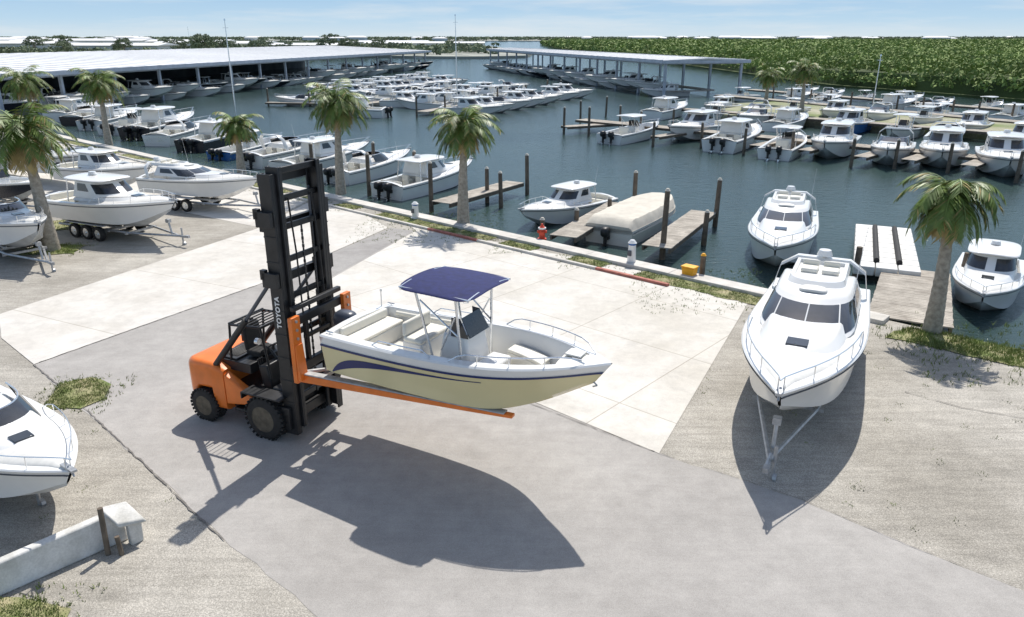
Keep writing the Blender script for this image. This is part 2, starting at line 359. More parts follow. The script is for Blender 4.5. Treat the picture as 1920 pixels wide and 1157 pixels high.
V[:,2]=np.minimum(V[:,2],6.1+.5*np.sin(V[:,0]*.3))
o=quads_obj('mangrove_wood',V,['mang']); o['kind']='stuff'
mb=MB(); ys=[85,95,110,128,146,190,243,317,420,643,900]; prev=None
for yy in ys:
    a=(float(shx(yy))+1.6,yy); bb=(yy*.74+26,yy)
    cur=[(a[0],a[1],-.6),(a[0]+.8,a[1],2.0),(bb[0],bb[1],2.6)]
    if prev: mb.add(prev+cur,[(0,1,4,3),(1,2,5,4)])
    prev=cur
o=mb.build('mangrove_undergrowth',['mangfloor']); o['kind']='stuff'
C=[];Rr=[];S_=[]
for i in range(1500):
    yy=R.uniform(345,1000); xx=R.uniform(-.75*yy,min(-.02*yy,8))
    if abs(xx+.03*yy)<6 and yy>500: continue
    C.append((xx,yy,R.uniform(.5,2.6)));Rr.append(R.uniform(2.5,4.6));S_.append(1.2)
for i in range(500):
    yy=R.uniform(300,400); xx=R.uniform(-300,-60); C.append((xx,yy,R.uniform(.5,2.5)));Rr.append(R.uniform(2.5,4));S_.append(.8)
for i in range(2600):
    yy=R.uniform(1500,4200); xx=R.uniform(-.75*yy,.8*yy); C.append((xx,yy,R.uniform(1,4)));Rr.append(R.uniform(5,9));S_.append(3.)
V=leaf_quads(C,Rr,26,np.array(S_),.55); o=quads_obj('distant_woodland',V,['hazyveg']); o['kind']='stuff'
def broadleaf(h,r):
    e=thing('tree','green broadleaf tree standing on the far shore','tree',group='trees on the far shore')
    mb=MB(); mb.tube((0,0,0),(0,0,h*.55),.35,0,7,.2)
    for k in range(4):
        a=k*1.6; mb.tube((0,0,h*.4),(math.cos(a)*r*.5,math.sin(a)*r*.5,h*.75),.16,0,5,.07)
    mb.build('trunk',['bark'],e)
    cs=[];rr=[]
    for k in range(18):
        a=R.random()*6.28;q=R.random()**.5*r*.75; cs.append((math.cos(a)*q,math.sin(a)*q,h*.5+R.random()*h*.4)); rr.append(r*R.uniform(.25,.45))
    quads_obj('crown',leaf_quads(cs,rr,60,.36,.8),['hazyveg'],parent=e); snapshot(e); return e
bt=broadleaf(8,4.2); bt.location=(-115,312,0)
for i in range(34):
    yy=R.uniform(270,420); xx=R.uniform(-.62*yy,-.15*yy)
    if yy<335 and xx>-75: xx-=80
    s_=R.uniform(.6,1.1); copy_thing(bt,(xx,yy,.1),R.uniform(0,360),(s_,s_,s_*R.uniform(.8,1.05)))

def palm(hh,seed,fl=1.75,nf=30,lean=.2,dry=.25,label='',group='palm trees along the waterfront',tw=1.,droop=1.):
    rr=random.Random(seed)
    e=thing('palm_tree',label,'palm tree',group=group)
    mb=MB(); n=14; rings=[]; la=rr.random()*6.28
    N_=34
    def cen(t): return Vector((math.cos(la)*lean*t*t,math.sin(la)*lean*t*t,hh*t))
    for i in range(N_+1):
        t=i/N_; r0=(.24*(1-t)**1.5*.6+.15-.03*t)*tw+(.012 if i%2 else 0)
        if t>.9: r0+=.05*(t-.9)*10
        c=cen(t); rings.append([(c.x+r0*math.cos(k*6.283/n),c.y+r0*math.sin(k*6.283/n),c.z-.05) for k in range(n)])
    mb.rings(rings); mb.build('trunk',['bark'],e)
    top=cen(1.0); Vq=[];mi=[]
    for k in range(nf):
        az=k*2.399+rr.uniform(-.2,.2); isdry=k<nf*dry
        el=rr.uniform(-.7,-.2) if isdry else -.25+1.45*((k-nf*dry)/(nf*(1-dry)))+rr.uniform(-.1,.1)
        ln=fl*rr.uniform(.82,1.1)*(.8 if isdry else 1); d=Vector((math.cos(az)*math.cos(el),math.sin(az)*math.cos(el),math.sin(el)))
        p=Vector(top); ns=15; step=ln/ns; pts=[p.copy()]
        for i in range(ns):
            d=(d+Vector((0,0,-1))*(.105+.02*rr.random())*(1.0 if not isdry else 1.4)*droop).normalized(); p=p+d*step; pts.append(p.copy())
        side=Vector((-math.sin(az),math.cos(az),0))
        for i in range(ns):
            a,b_=pts[i],pts[i+1]; w0=.022*(1-i/ns)+.006
            Vq+= [a-side*w0,a+side*w0,b_+side*w0,b_-side*w0]; mi.append(1 if isdry else 0)
            if i<1: continue
            t=i/ns; ll=(.50*math.sin(min(1,t*1.25+.18)*math.pi*.78)+.1)*fl/1.75; dd=(b_-a).normalized()
            for hlf in (0,.33,.66):
                base=a+(b_-a)*hlf
                for sg in (-1,1):
                    tip=base+(side*sg*.82+dd*.6+Vector((0,0,-.30-.4*rr.random()))).normalized()*ll*rr.uniform(.8,1.12)
                    wv=dd*.030; mid=(base+tip)/2+Vector((0,0,.03))
                    Vq+=[base-wv*.6,mid-wv,tip,mid+wv]; mi.append(1 if isdry or rr.random()<.07 else 0)
    quads_obj('crown',np.array([tuple(q) for q in Vq]),['frond','frond_dry'],np.array(mi),parent=e)
    mb=MB()
    for k in range(5):
        a=k*1.25; mb.tube(top+Vector((0,0,-.25)),top+Vector((math.cos(a)*.35,math.sin(a)*.35,-.45)),.05,0,6,.02)
    mb.build('fruit_stalk',['frond_dry'],e)
    return e
palms=[((-2.2,33.0,0),4.45,1.8,1),((-9.3,40.3,0),4.9,2.1,2),((-16.8,46.5,0),3.0,1.6,3),((-31.6,59.4,0),4.8,2.2,4),((-45.5,73,0),4.3,2.6,5),((32.0,97.4,0),3.6,2.2,6),((31.6,84,0),4.7,2.2,7)]
for loc,hh,fl,sd_ in palms:
    p=palm(hh,sd_,fl,34,.2,.2,'tall palm growing in grass by the seawall' if loc[0]<20 else 'palm growing on the small peninsula among docks'); p.location=loc
p=palm(4.75,11,2.0,40,.25,.28,'large leafy palm in grass beside parked trailer boats',tw=1.1); p.location=(-18.3,28.7,0)
p=palm(4.05,12,1.6,50,.2,.5,'stout palm with dry drooping fronds on the quay',tw=.88,droop=1.35); p.location=(12.1,20.0,0)

# ------------------------------------------------------------------ boats
class Hull:
    def __init__(s,L,B,Hs,Hb,fine=2.3,rake=.16,st=.93): s.L=L;s.B=B;s.Hs=Hs;s.Hb=Hb;s.p=fine;s.rk=rake*L;s.st=st
    def bs(s,q):
        q=min(q,1); return max(.015,s.B/2*(s.st+(1-s.st)*min(1,q/.35))*(1-max(0,(q-.42)/.58)**s.p))
    def zs(s,q): return s.Hs+(s.Hb-s.Hs)*q**1.6
    def zk(s,q): return max(0,(q-.62)/.38)**2.2*s.Hb*.66
    def chine(s,q):
        zk=s.zk(q); return (max(.008,s.bs(q)*(.88-.30*q**2.5)), zk+(s.B*.085+.10*q)*(1-q**6*.6))
    def X(s,q,z): return q*(s.L-s.rk*(1-min(1,z/s.Hb))*min(1,q)**3)
    def side(s,q,t,off=0):
        bc,zc=s.chine(q); b=s.bs(q);z1=s.zs(q); z=zc+(z1-zc)*t; yy=bc+(b-bc)*t**(1+.9*q)+off
        return (s.X(q,z),yy,z)
    def half(s,q,z):
        bc,zc=s.chine(q);zk=s.zk(q)
        if z<=zc: return bc*max(0,(z-zk)/(zc-zk+1e-6))
        t=min(1,(z-zc)/(s.zs(q)-zc)); return bc+(s.bs(q)-bc)*t**(1+.9*q)
    def build(s,mats,parent,band=.14,n=26):
        S=[i/n for i in range(n)]+[.985,1.0]; mb=MB(); ts=[0,.2,.4,.6,.8,1]
        for sg in (1,-1):
            rows=[]
            for q in S:
                bc,zc=s.chine(q);zk=s.zk(q); tb=1-band/(s.zs(q)-zc)
                r=[(s.X(q,zk),0,zk),(s.X(q,(zk+zc)/2),bc*.5,zk+(zc-zk)*.46),(s.X(q,zc),bc,zc)]
                r+= [s.side(q,t*tb,.02) for t in ts]
                r+=[s.side(q,tb,.045),s.side(q,min(1,tb+.035/(s.zs(q)-zc)),.045)]
                r+= [s.side(q,min(1,tb+.036/(s.zs(q)-zc)),.02),s.side(q,1,.02)]
                rows.append([(a,b*sg,c) for a,b,c in r])
            k=len(rows[0]); mis=[0,0,0]+[1]*5+[2,2,2,3]
            for i in range(len(S)-1):
                for j in range(k-1):
                    mb.add([rows[i][j],rows[i+1][j],rows[i+1][j+1],rows[i][j+1]],[(0,1,2,3)],mis[j])
        bc,zc=s.chine(0); pts=[(0,0,0),(0,bc*.5,zc*.46),(0,bc,zc),s.side(0,.5,.02),s.side(0,1,.02)]
        poly=pts+[(a,-b,c) for a,b,c in pts[::-1][:-1]]
        poly=[(0,y_,z_) for x_,y_,z_ in poly]; mb.add(poly,[tuple(range(len(poly)))],1)
        return mb.build('hull',mats,parent,weld=True,angle=28)
    def deck(s,mats,parent,c0,c1,zf,w=.2,camber=.08,n=26,name='deck',lip=.03):
        S=sorted(set([i/n for i in range(n)]+[.985,1.0,c0-.002,c0,c1,c1+.002])); S=[q for q in S if q>=0]
        mb=MB()
        for sg in (1,-1):
            rows=[]
            for q in S:
                b=s.bs(q);z=s.zs(q); ww=min(w,b*.55); X=s.X(q,z); cam_=camber*min(1,b/(s.B*.3))
                r=[(X,b+.02,z),(X,max(0,b-.01),z+lip),(X,b-ww,z+lip)]
                if c0<=q<=c1:
                    zq=max(zf,s.zk(q)+.34); hw=max(.01,min(b-ww-.06,s.half(q,zq)-.11)); zm=(z+zq)/2; hm=max(hw,min(b-ww-.03,s.half(q,zm)-.08))
                    r+=[(X,max(.01,b-ww-.02),z+lip-.03),(s.X(q,zm),hm,zm),(s.X(q,zq),hw,zq),(s.X(q,zq),0,zq)]
                else: r+=[(X,(b-ww)*.97,z+lip+cam_*.1),(X,(b-ww)*.85,z+lip+cam_*.35),(X,(b-ww)*.5,z+lip+cam_*.75),(X,0,z+lip+cam_)]
                rows.append([(a,y_*sg,c) for a,y_,c in r])
            for i in range(len(S)-1):
                for j in range(6):
                    f=1 if (j==5 and c0<=S[i]<c1) or (j>=2 and S[i]>c1) else 0
                    mb.add([rows[i][j],rows[i+1][j],rows[i+1][j+1],rows[i][j+1]],[(0,1,2,3)],f)
        return mb.build(name,mats,parent,weld=True,angle=32)
def bil(P,u,v,off):
    a,b,c,d=[Vector(p) for p in P]; nrm=(b-a).cross(d-a).normalized()
    return (a*(1-u)*(1-v)+b*u*(1-v)+c*u*v+d*(1-u)*v)+nrm*off
def frust(x0,x1,y0,y1,z0,X0,X1,Y0,Y1,z1):
    return [Vector(p) for p in [(x0,-y0,z0),(x1,-y1,z0),(x1,y1,z0),(x0,y0,z0),(X0,-Y0,z1),(X1,-Y1,z1),(X1,Y1,z1),(X0,Y0,z1)]]
SIDES={'r':(0,1,5,4),'f':(1,2,6,5),'l':(2,3,7,6),'b':(3,0,4,7)}
def panes(P,name,parent,spec,th_=.012,mat='glass'):
    mb=MB()
    for sd_,u0,u1,v0,v1 in spec:
        q=[P[i] for i in SIDES[sd_]]
        A=[bil(q,u,v,.004) for u,v in ((u0,v0),(u1,v0),(u1,v1),(u0,v1))]
        B_=[bil(q,u,v,.004+th_) for u,v in ((u0,v0),(u1,v0),(u1,v1),(u0,v1))]
        mb.hexa(A+B_)
    return mb.build(name,[mat],parent)
NP=33
def plan(xb,xf,b,z,rl,off=0,pw=.62):
    xm=xf-rl; out=[]
    for i in range(NP):
        t=i/(NP-1)
        if t<.25: k=t/.25; out.append((xb+(xm-xb)*k,-b-off,z))
        elif t>.75: k=(1-t)/.25; out.append((xb+(xm-xb)*k,b+off,z))
        else:
            a=(t-.5)/.25*math.pi/2; out.append((xm+(rl+off)*max(0,math.cos(a))**pw,(b+off)*math.sin(a),z))
    return out
def house(name,A,B_,parent,crown=.04,mat='white'):
    mb=MB(); r0=plan(*A);r1=plan(*B_); cx=(B_[0]+B_[1])/2
    top=[(p[0]+(cx-p[0])*.06,p[1]*.93,p[2]+crown*.7) for p in r1]
    top2=[(p[0]+(cx-p[0])*.5,p[1]*.5,p[2]+crown) for p in r1]
    mb.rings([r0,r1,top,top2]); return mb.build(name,[mat],parent,angle=40)
def glassband(name,A,B_,parent,segs,v0,v1,split=False):
    def at(v,off):
        a=plan(*A,off);b=plan(*B_,off); return [tuple(a[i][k]*(1-v)+b[i][k]*v for k in range(3)) for i in range(NP)]
    mb=MB()
    for i0,i1 in segs:
        if split: mb=MB()
        lo,hi=at(v0,.012),at(v1,.012); li,hi2=at(v0,.001),at(v1,.001)
        for i in range(i0,i1): mb.add([lo[i],lo[i+1],hi[i+1],hi[i]],[(0,1,2,3)])
        P=lo[i0:i1+1]+hi[i0:i1+1][::-1]; P2=li[i0:i1+1]+hi2[i0:i1+1][::-1]; n=len(P)
        mb.add(P+P2,[(k,(k+1)%n,n+(k+1)%n,n+k) for k in range(n)])
        if split: mb.build(name,['glass'],parent,weld=True,angle=40)
    if not split: return mb.build(name,['glass'],parent,weld=True,angle=40)
def slab(name,x0,x1,hw,z,t,mats,parent,camber=.05,p=5,taper=.0,mi=0):
    mb=MB(); n=40;cx=(x0+x1)/2;hx=(x1-x0)/2
    def ring(k,zz):
        out=[]
        for i in range(n):
            a=2*math.pi*i/n; ca,sa=math.cos(a),math.sin(a); r=(abs(ca)**p+abs(sa)**p)**(-1/p)
            X=ca*r*k; Y=sa*r*k; out.append((cx+hx*X,hw*Y*(1-taper*X),zz+camber*(1-Y*Y)-camber*.3*X*X))
        return out
    R_=[ring(.25,z),ring(.7,z),ring(.97,z),ring(1,z+t*.4),ring(.985,z+t*.85),ring(.93,z+t),ring(.6,z+t),ring(.2,z+t)]
    mb.rings(R_,mi); return mb.build(name,mats,parent,angle=50)
def outboard(parent,x,y,z,cow='grey',tilt=8,sc=1.,name='outboard_motor'):
    mb=MB(); rt=Matrix.Rotation(rad(tilt),3,'Y')
    def P(v): q=rt@(Vector(v)*sc); return q+Vector((x,y,z))
    def rr(cx,hx,hy,zz,p=3,n=16):
        out=[]
        for i in range(n):
            a=2*math.pi*i/n;ca,sa=math.cos(a),math.sin(a);r=(abs(ca)**p+abs(sa)**p)**(-1/p); out.append(P((cx+hx*ca*r,hy*sa*r,zz)))
        return out
    mb.rings([rr(-.3,.20,.13,.12),rr(-.32,.28,.19,.2),rr(-.33,.30,.20,.38),rr(-.32,.28,.19,.5),rr(-.30,.20,.14,.58),rr(-.28,.08,.06,.60)],0)
    mb.rings([rr(-.26,.14,.09,.14),rr(-.26,.11,.06,-.35),rr(-.28,.13,.035,-.5),rr(-.28,.10,.03,-.72)],1)
    def cr_(x_,r_): return [P((x_,r_*math.cos(k*.785),-.55+r_*math.sin(k*.785))) for k in range(8)]
    mb.rings([cr_(-.05,.04),cr_(-.30,.065),cr_(-.52,.03)],1)
    for k in range(3):
        a=k*2.094; ca,sa=math.cos(a),math.sin(a); mb.add([P((-.47,ca*.03-sa*.03,-.55+sa*.03+ca*.03)),P((-.50,ca*.19-sa*.08,-.55+sa*.19+ca*.08)),P((-.45,ca*.19+sa*.08,-.55+sa*.19-ca*.08)),P((-.43,ca*.03+sa*.03,-.55+sa*.03-ca*.03))],[(0,1,2,3)],2)
    mb.hexa([P(q) for q in ((-.12,-.14,-.30),(-.48,-.14,-.30),(-.48,.14,-.30),(-.12,.14,-.30),(-.12,-.14,-.28),(-.48,-.14,-.28),(-.48,.14,-.28),(-.12,.14,-.28))],1)
    mb.hexa([P(q) for q in [(-.2,-.12,-.05),(.06,-.12,-.05),(.06,.12,-.05),(-.2,.12,-.05),(-.2,-.12,.15),(.06,-.12,.15),(.06,.12,.15),(-.2,.12,.15)]],1)
    return mb.build(name,[cow,'black','alu'],parent,angle=45)
def bowrail(h,parent,q0=.5,hgt=.32,inset=.09,n=10,r=.014,z0=.03,pulpit=.12):
    mb=MB(); L_=[]
    for i in range(n+1):
        q=q0+(.985-q0)*i/n; b=max(.05,h.bs(q)-inset); z=h.zs(q)+z0; X=h.X(q,z)
        k=min(1,i/1.5); L_.append(((X,b,z),(X+.03,b,z+hgt*k)))
    ends=(h.L+pulpit,0,h.zs(1)+z0+hgt)
    for sg in (1,-1):
        mb.path([(a[1][0],a[1][1]*sg,a[1][2]) for a in L_]+[ends],r)
        for i in range(2,n+1,2): a=L_[i]; mb.tube((a[0][0],a[0][1]*sg,a[0][2]),(a[1][0],a[1][1]*sg,a[1][2]),r*.85,0,6)
    return mb.build('bow_rail',['alu'],parent)
def seats(e,L,B):
    for c_,d_ in (((.06*L+.1,0,.75),(.35,B*.6,.4)),((.30*L,B*.2,.78),(.45,.5,.5)),((.30*L,-B*.2,.78),(.45,.5,.5))):
        mb=MB(); mb.box(c_,d_); mb.box((c_[0]-d_[0]*.5,c_[1],c_[2]+.3),(.09,d_[1],.4)); mb.build('seat',['cushion'],e,bevel=.05)
def express(L,B,label,hs=1.05,hb=1.5,style='pilot',engines=2,group=None,hullmat='white',radar=True):
    e=thing('motorboat',label,'motorboat',group=group); h=Hull(L,B,hs,hb,2.5)
    h.build(['antifoul' if style!='low' else 'white',hullmat,'grey','white'],e)
    h.deck(['white','nonskid'],e,.03,.30 if style=='low' else .36,.50,w=.22,camber=.16)
    zd=h.zs(.55)+.05
    house('cabin',(.30*L,.83*L,B*.37,zd-.06,.32*L),(.32*L,.74*L,B*.30,zd+.22,.30*L),e,.05)
    if style=='pilot':
        A=(.30*L,.62*L,B*.35,zd+.10,.16*L);T=(.32*L,.52*L,B*.31,zd+.82,.12*L)
        house('wheelhouse',A,T,e,.03)
        glassband('windshield',A,T,e,[(9,15),(17,23)],.32,.90); glassband('side_window',A,T,e,[(2,8),(24,30)],.42,.90,True)
        slab('hardtop',.20*L,.55*L,B*.36,zd+.86,.08,['white'],e,.05)
        for sg in (1,-1): mb=MB(); mb.tube((.24*L,sg*B*.34,h.zs(.24)),(.25*L,sg*B*.31,zd+.88),.03); mb.build('hardtop_post',['alu'],e)
        zt=zd+.92
    elif style=='open':
        A=(.33*L,.64*L,B*.38,zd+.04,.22*L);T=(.34*L,.53*L,B*.33,zd+.50,.19*L)
        glassband('windshield',A,T,e,[(3,12),(12,20),(20,29)],.0,1.0)
        mb=MB(); r1=plan(*T); mb.path([(p[0],p[1],p[2]) for p in r1[3:30]],.022); mb.build('windshield_frame',['alu'],e)
        mb=MB(); mb.rings([[(x_+dx,y_,z_+dz) for dx,dz in ((-.14,0),(.14,0),(.12,.07),(-.12,.07))] for x_,y_,z_ in ((.29*L,B*.44,h.zs(.3)),(.26*L,B*.40,zd+.55),(.24*L,B*.28,zd+.82),(.24*L,-B*.28,zd+.82),(.26*L,-B*.40,zd+.55),(.29*L,-B*.44,h.zs(.3)))]); mb.build('radar_arch',['white'],e,angle=50)
        zt=zd+.86
    else:
        A=(.16*L,.62*L,B*.40,zd+.04,.22*L);T=(.18*L,.44*L,B*.33,zd+.54,.14*L)
        house('wheelhouse',A,T,e,.07)
        glassband('windshield',A,T,e,[(8,12),(12,16),(16,20),(20,24)],.14,.88); glassband('side_window',A,T,e,[(2,7),(25,30)],.35,.85,True)
        for k_ in (12,16,20):
            mb=MB(); a_=plan(*A,.016)[k_];b_=plan(*T,.016)[k_]; mb.tube([a_[i]*.88+b_[i]*.12 for i in range(3)],[a_[i]*.10+b_[i]*.90 for i in range(3)],.016); mb.build('window_mullion',['white'],e)
        A2=(.10*L,.36*L,B*.26,zd+.57,.08*L);T2=(.10*L,.34*L,B*.24,zd+.72,.08*L); mb=MB()
        r0=plan(*A2);r1=plan(*T2);cx=.22*L
        mb.rings([r0,r1,[(cx+(p[0]-cx)*.9,p[1]*.86,p[2]) for p in r1],[(cx+(p[0]-cx)*.88,p[1]*.84,zd+.63) for p in r1]]); mb.build('flybridge',['white'],e,angle=40)
        slab('instrument_pod',.36*L,.41*L,B*.12,zd+.60,.06,['nonskid'],e,.03,3)
        for sg in (-1,1): mb=MB(); mb.box((.20*L,sg*.25,zd+.68),(.4,.40,.12)); mb.box((.17*L,sg*.25,zd+.78),(.08,.40,.18)); mb.build('flybridge_seat',['cushion'],e,bevel=.04)
        mb=MB(); mb.rings([[(x_+dx,y_,z_+dz) for dx,dz in ((-.13,0),(.13,0),(.10,.06),(-.10,.06))] for x_,y_,z_ in ((.12*L,B*.45,h.zs(.2)),(.09*L,B*.40,zd+.45),(.08*L,B*.25,zd+.70),(.08*L,-B*.25,zd+.70),(.09*L,-B*.40,zd+.45),(.12*L,-B*.45,h.zs(.2)))]); mb.build('radar_arch',['white'],e,angle=50)
        zt=zd+.72
    s_=B/2.8
    mb=MB(); mb.box((.70*L,0,zd+.275),(.40*s_,.46*s_,.04),0,Matrix.Rotation(rad(3),3,'Y')); mb.build('deck_hatch',['glass'],e,bevel=.01)
    if style!='low': seats(e,L,B)
    bowrail(h,e,.46,.30)
    if radar:
        xr=.08*L if style=='low' else .34*L
        mb=MB(); mb.tube((xr,0,zt),(xr,0,zt+.12),.05,0,8); mb.tube((xr,0,zt+.10),(xr,0,zt+.24),.20,0,16,.15); mb.build('radar_dome',['white'],e)
        mb=MB(); mb.tube((.28*L,B*.33,zd+.45),(.24*L,B*.36,zd+2.0),.009,0,5,.004); mb.build('antenna',['white'],e)
    for y_ in ([] if engines==0 else [-.36,.36]): outboard(e,-.02,y_,hs*.66,'black',4,.92)
    mb=MB(); mb.box((h.L-.10,0,h.zs(1)+.06),(.5,.12,.05)); mb.tube((h.L+.1,0,h.zs(1)-.08),(h.L-.1,0,h.zs(1)+.10),.025,0,8); mb.build('anchor_roller',['steel'],e)
    snapshot(e); return e
def console(L,B,label,hs=.95,hb=1.35,engines=2,group=None,hullmat='white',cow='black'):
    e=thing('motorboat',label,'motorboat',group=group); h=Hull(L,B,hs,hb)
    h.build(['antifoul',hullmat,'grey','white'],e)
    h.deck(['white','nonskid'],e,.03,.84,.42,w=.17,camber=.05)
    P=frust(.40*L,.53*L,.42,.36,.42,.42*L,.50*L,.38,.32,1.32); mb=MB(); mb.hexa(P); mb.box((.57*L,0,.62),(.10*L,.6,.42)); mb.build('console',['white'],e,bevel=.05)
    P=frust(.43*L,.52*L,.38,.34,1.3,.43*L,.48*L,.36,.30,1.75); panes(P,'windshield',e,[('f',.02,.98,0,1),('r',.3,.98,0,1),('l',.02,.7,0,1)])
    mb=MB(); mb.box((.31*L,0,.75),(.5,.9,.6)); mb.box((.28*L,0,1.15),(.1,.9,.45)); mb.build('seat',['cushion'],e,bevel=.05)
    slab('hardtop',.27*L,.56*L,B*.37,2.12,.07,['white'],e,.06)
    mb=MB()
    for sg in (1,-1):
        mb.tube((.52*L,sg*.5,.45),(.50*L,sg*.62,2.15),.024); mb.tube((.40*L,sg*.5,.45),(.34*L,sg*.62,2.15),.024); mb.tube((.46*L,sg*.5,1.3),(.36*L,sg*.6,1.9),.018)
    mb.build('top_frame',['alu'],e)
    bowrail(h,e,.6,.2)
    for y_ in ([0] if engines==1 else [-.36,.36]): outboard(e,-.02,y_,hs*.7,cow,4,.92)
    snapshot(e); return e

def forklift_boat():
    e=thing('motorboat','cream centre console boat with navy canopy raised on forklift forks','boat')
    L=5.60;B=2.26; h=Hull(L,B,.96,1.26,2.75,.16,.95)
    h.build(['cream','cream','navy','white'],e,band=.20,n=40)
    h.deck(['white','offwhite'],e,.03,.85,.44,w=.21,camber=.06,n=40)
    for sg in (1,-1):
        mb=MB(); n=44; pr=None
        for i in range(n+1):
            q=.03+.62*i/n; d_=q-.03; tu=.04+.56*(1-math.exp(-d_/.055))+.05*min(1,d_/.6); tl=.0+.555*(1-math.exp(-d_/.15))+.085*min(1,d_/.6)
            tl=min(tl,tu-.012 if i<n else tu-.003)
            cur=[h.side(q,tl+(tu-tl)*k/4,.0265) for k in range(5)]; cur=[(a,b*sg,c) for a,b,c in cur]
            if pr:
                for k in range(4): mb.add([pr[k],cur[k],cur[k+1],pr[k+1]],[(0,1,2,3)])
            pr=cur
        mb.build('stripe',['navy'],e,weld=True)
    for f_ in (.38,.68,1.0):
        for sg in (1,-1):
            pts=[]; mb=MB()
            for i in range(20):
                q=.02+.86*i/19; bc,zc=h.chine(q);zk=h.zk(q); z=zk+(zc-zk)*f_*.97; pts.append((h.X(q,z),bc*f_*sg,z-.004))
            mb.path(pts,.016,0,5); mb.build('spray_strake',['cream'],e)
    P=frust(2.25,3.05,.42,.38,.42,2.4,2.88,.38,.34,1.28); mb=MB(); mb.hexa(P); mb.box((3.27,0,.62),(.42,.66,.40)); mb.build('console',['white'],e,bevel=.05)
    P=frust(2.50,2.96,.38,.35,1.27,2.54,2.76,.35,.32,1.62); panes(P,'windshield',e,[('f',.02,.98,0,1),('r',.2,.98,0,1),('l',.02,.8,0,1)])
    mb=MB()
    for k in range(20):
        a=k*math.pi/10;b_=(k+1)*math.pi/10; c=Vector((2.30,0,1.10)); mb.tube(c+Vector((0,.17*math.cos(a),.17*math.sin(a))),c+Vector((0,.17*math.cos(b_),.17*math.sin(b_))),.014,0,6)
    mb.tube((2.30,-.16,1.10),(2.30,.16,1.10),.012); mb.tube((2.30,0,1.10),(2.42,0,1.05),.02); mb.build('steering_wheel',['alu'],e)
    mb=MB(); mb.box((1.72,0,.70),(.46,.86,.52)); mb.box((1.74,0,1.0),(.44,.9,.1),1); mb.box((1.53,0,1.18),(.08,.86,.3),1); mb.build('leaning_post',['white','cushion'],e,bevel=.04)
    mb=MB(); mb.box((.42,0,.60),(.44,1.5,.34)); mb.box((.42,0,.80),(.44,1.45,.07),1); mb.box((.2,0,.92),(.09,1.4,.2),1); mb.build('stern_bench',['offwhite','cushion'],e,bevel=.03)
    for sg in (1,-1):
        mb=MB(); rings=[]
        for i in range(8):
            q=.60+.025*i; X=h.X(q,.7); bo_=h.half(q,.6)-.12; bi_=max(.10,bo_-.36)
            rings.append([(X,sg*bi_,.46),(X,sg*bo_,.52),(X,sg*bo_,.80),(X,sg*bi_,.80)])
        mb.rings(rings,0); r2=[[(p[0],p[1],.803) for p in (r_[3],r_[2])]+[(p[0],p[1],.86) for p in (r_[2],r_[3])] for r_ in rings]; mb.rings(r2,1)
        mb.build('bow_seat',['offwhite','cushion'],e,bevel=.02)
        pts=[]
        for i in range(14):
            q=.07+.3*i/13; pts.append((h.X(q,h.zs(q)),sg*(h.bs(q)-.26),h.zs(q)-.06))
        mb=MB(); mb.path(pts,.05,0,8); mb.build('coaming_pad',['cushion'],e)
        mb=MB(); pts=[]
        for i in range(13):
            q=.53+.40*i/12; k=math.sin(min(1,i/2)*math.pi/2)*(1 if i<11 else (12-i)/1.3*.9+.1); b=h.bs(q)-.09; z=h.zs(q)+.03; pts.append((h.X(q,z),sg*max(b,.05),z+.17*min(1,k)))
        mb.path(pts,.013)
        for i in (3,6,9): p_=pts[i]; mb.tube(p_,(p_[0],p_[1],p_[2]-.17),.011,0,6)
        mb.build('bow_rail',['alu'],e)
        mb=MB(); pts=[]
        for i in range(9):
            q=.22+.24*i/8; k=0 if i in(0,8) else 1; b=h.bs(q)-.1; z=h.zs(q)+.03; pts.append((h.X(q,z),sg*b,z+.11*k))
        mb.path(pts,.012); mb.build('hand_rail',['alu'],e)
    slab('canopy',1.62,3.26,.82,2.14,.035,['canvas','white'],e,.075,6)
    mb=MB()
    for sg in (1,-1):
        mb.tube((2.92,sg*.50,.45),(2.85,sg*.62,2.17),.026); mb.tube((2.35,sg*.50,.45),(1.98,sg*.64,2.18),.026)
        mb.tube((2.88,sg*.55,1.35),(2.08,sg*.62,1.95),.018); mb.tube((2.45,sg*.5,1.0),(2.83,sg*.6,1.75),.018)
        mb.tube((1.7,sg*.72,2.165),(3.2,sg*.72,2.165),.02)
    for x_ in (1.72,2.2,2.75,3.18): mb.path([(x_,-.72,2.16),(x_,-.4,2.20),(x_,.4,2.20),(x_,.72,2.16)],.02)
    mb.build('canopy_frame',['alu'],e)
    for sg in (1,-1):
        mb=MB(); mb.path([(1.72+i*.057,sg*(.79 if i%2 else .73),2.142) for i in range(27)],.008,0,4); mb.build('canopy_lacing',['white'],e)
    for x_,y_ in ((5.03,.16),(5.03,-.16),(.15,.95),(.15,-.95)):
        mb=MB(); z_=h.zs(x_/L)+.07; mb.tube((x_-.09,y_,z_),(x_+.09,y_,z_),.014); mb.tube((x_,y_,z_-.05),(x_,y_,z_),.014); mb.build('cleat',['alu'],e)
    mb=MB(); mb.box((4.93,0,h.zs(.93)+.09),(.30,.28,.03)); mb.build('deck_hatch',['nonskid'],e,bevel=.008)
    mb=MB(); mb.path([(5.28,0,.86),(5.36,0,.80),(5.28,0,.76)],.014); mb.build('bow_eye',['steel'],e)
    outboard(e,-.03,.0,.52,'grey',4,.90)
    mb=MB(); mb.tube((.05,.75,1.0),(.05,.75,1.35),.012,0,6); mb.tube((.05,.75,1.35),(.05,.75,1.40),.025,0,8); mb.build('stern_light',['white'],e)
    return e
fb=forklift_boat(); fb.location=(-3.20,14.33,1.60); fb.rotation_euler=(0,rad(.8),rad(-29.5))

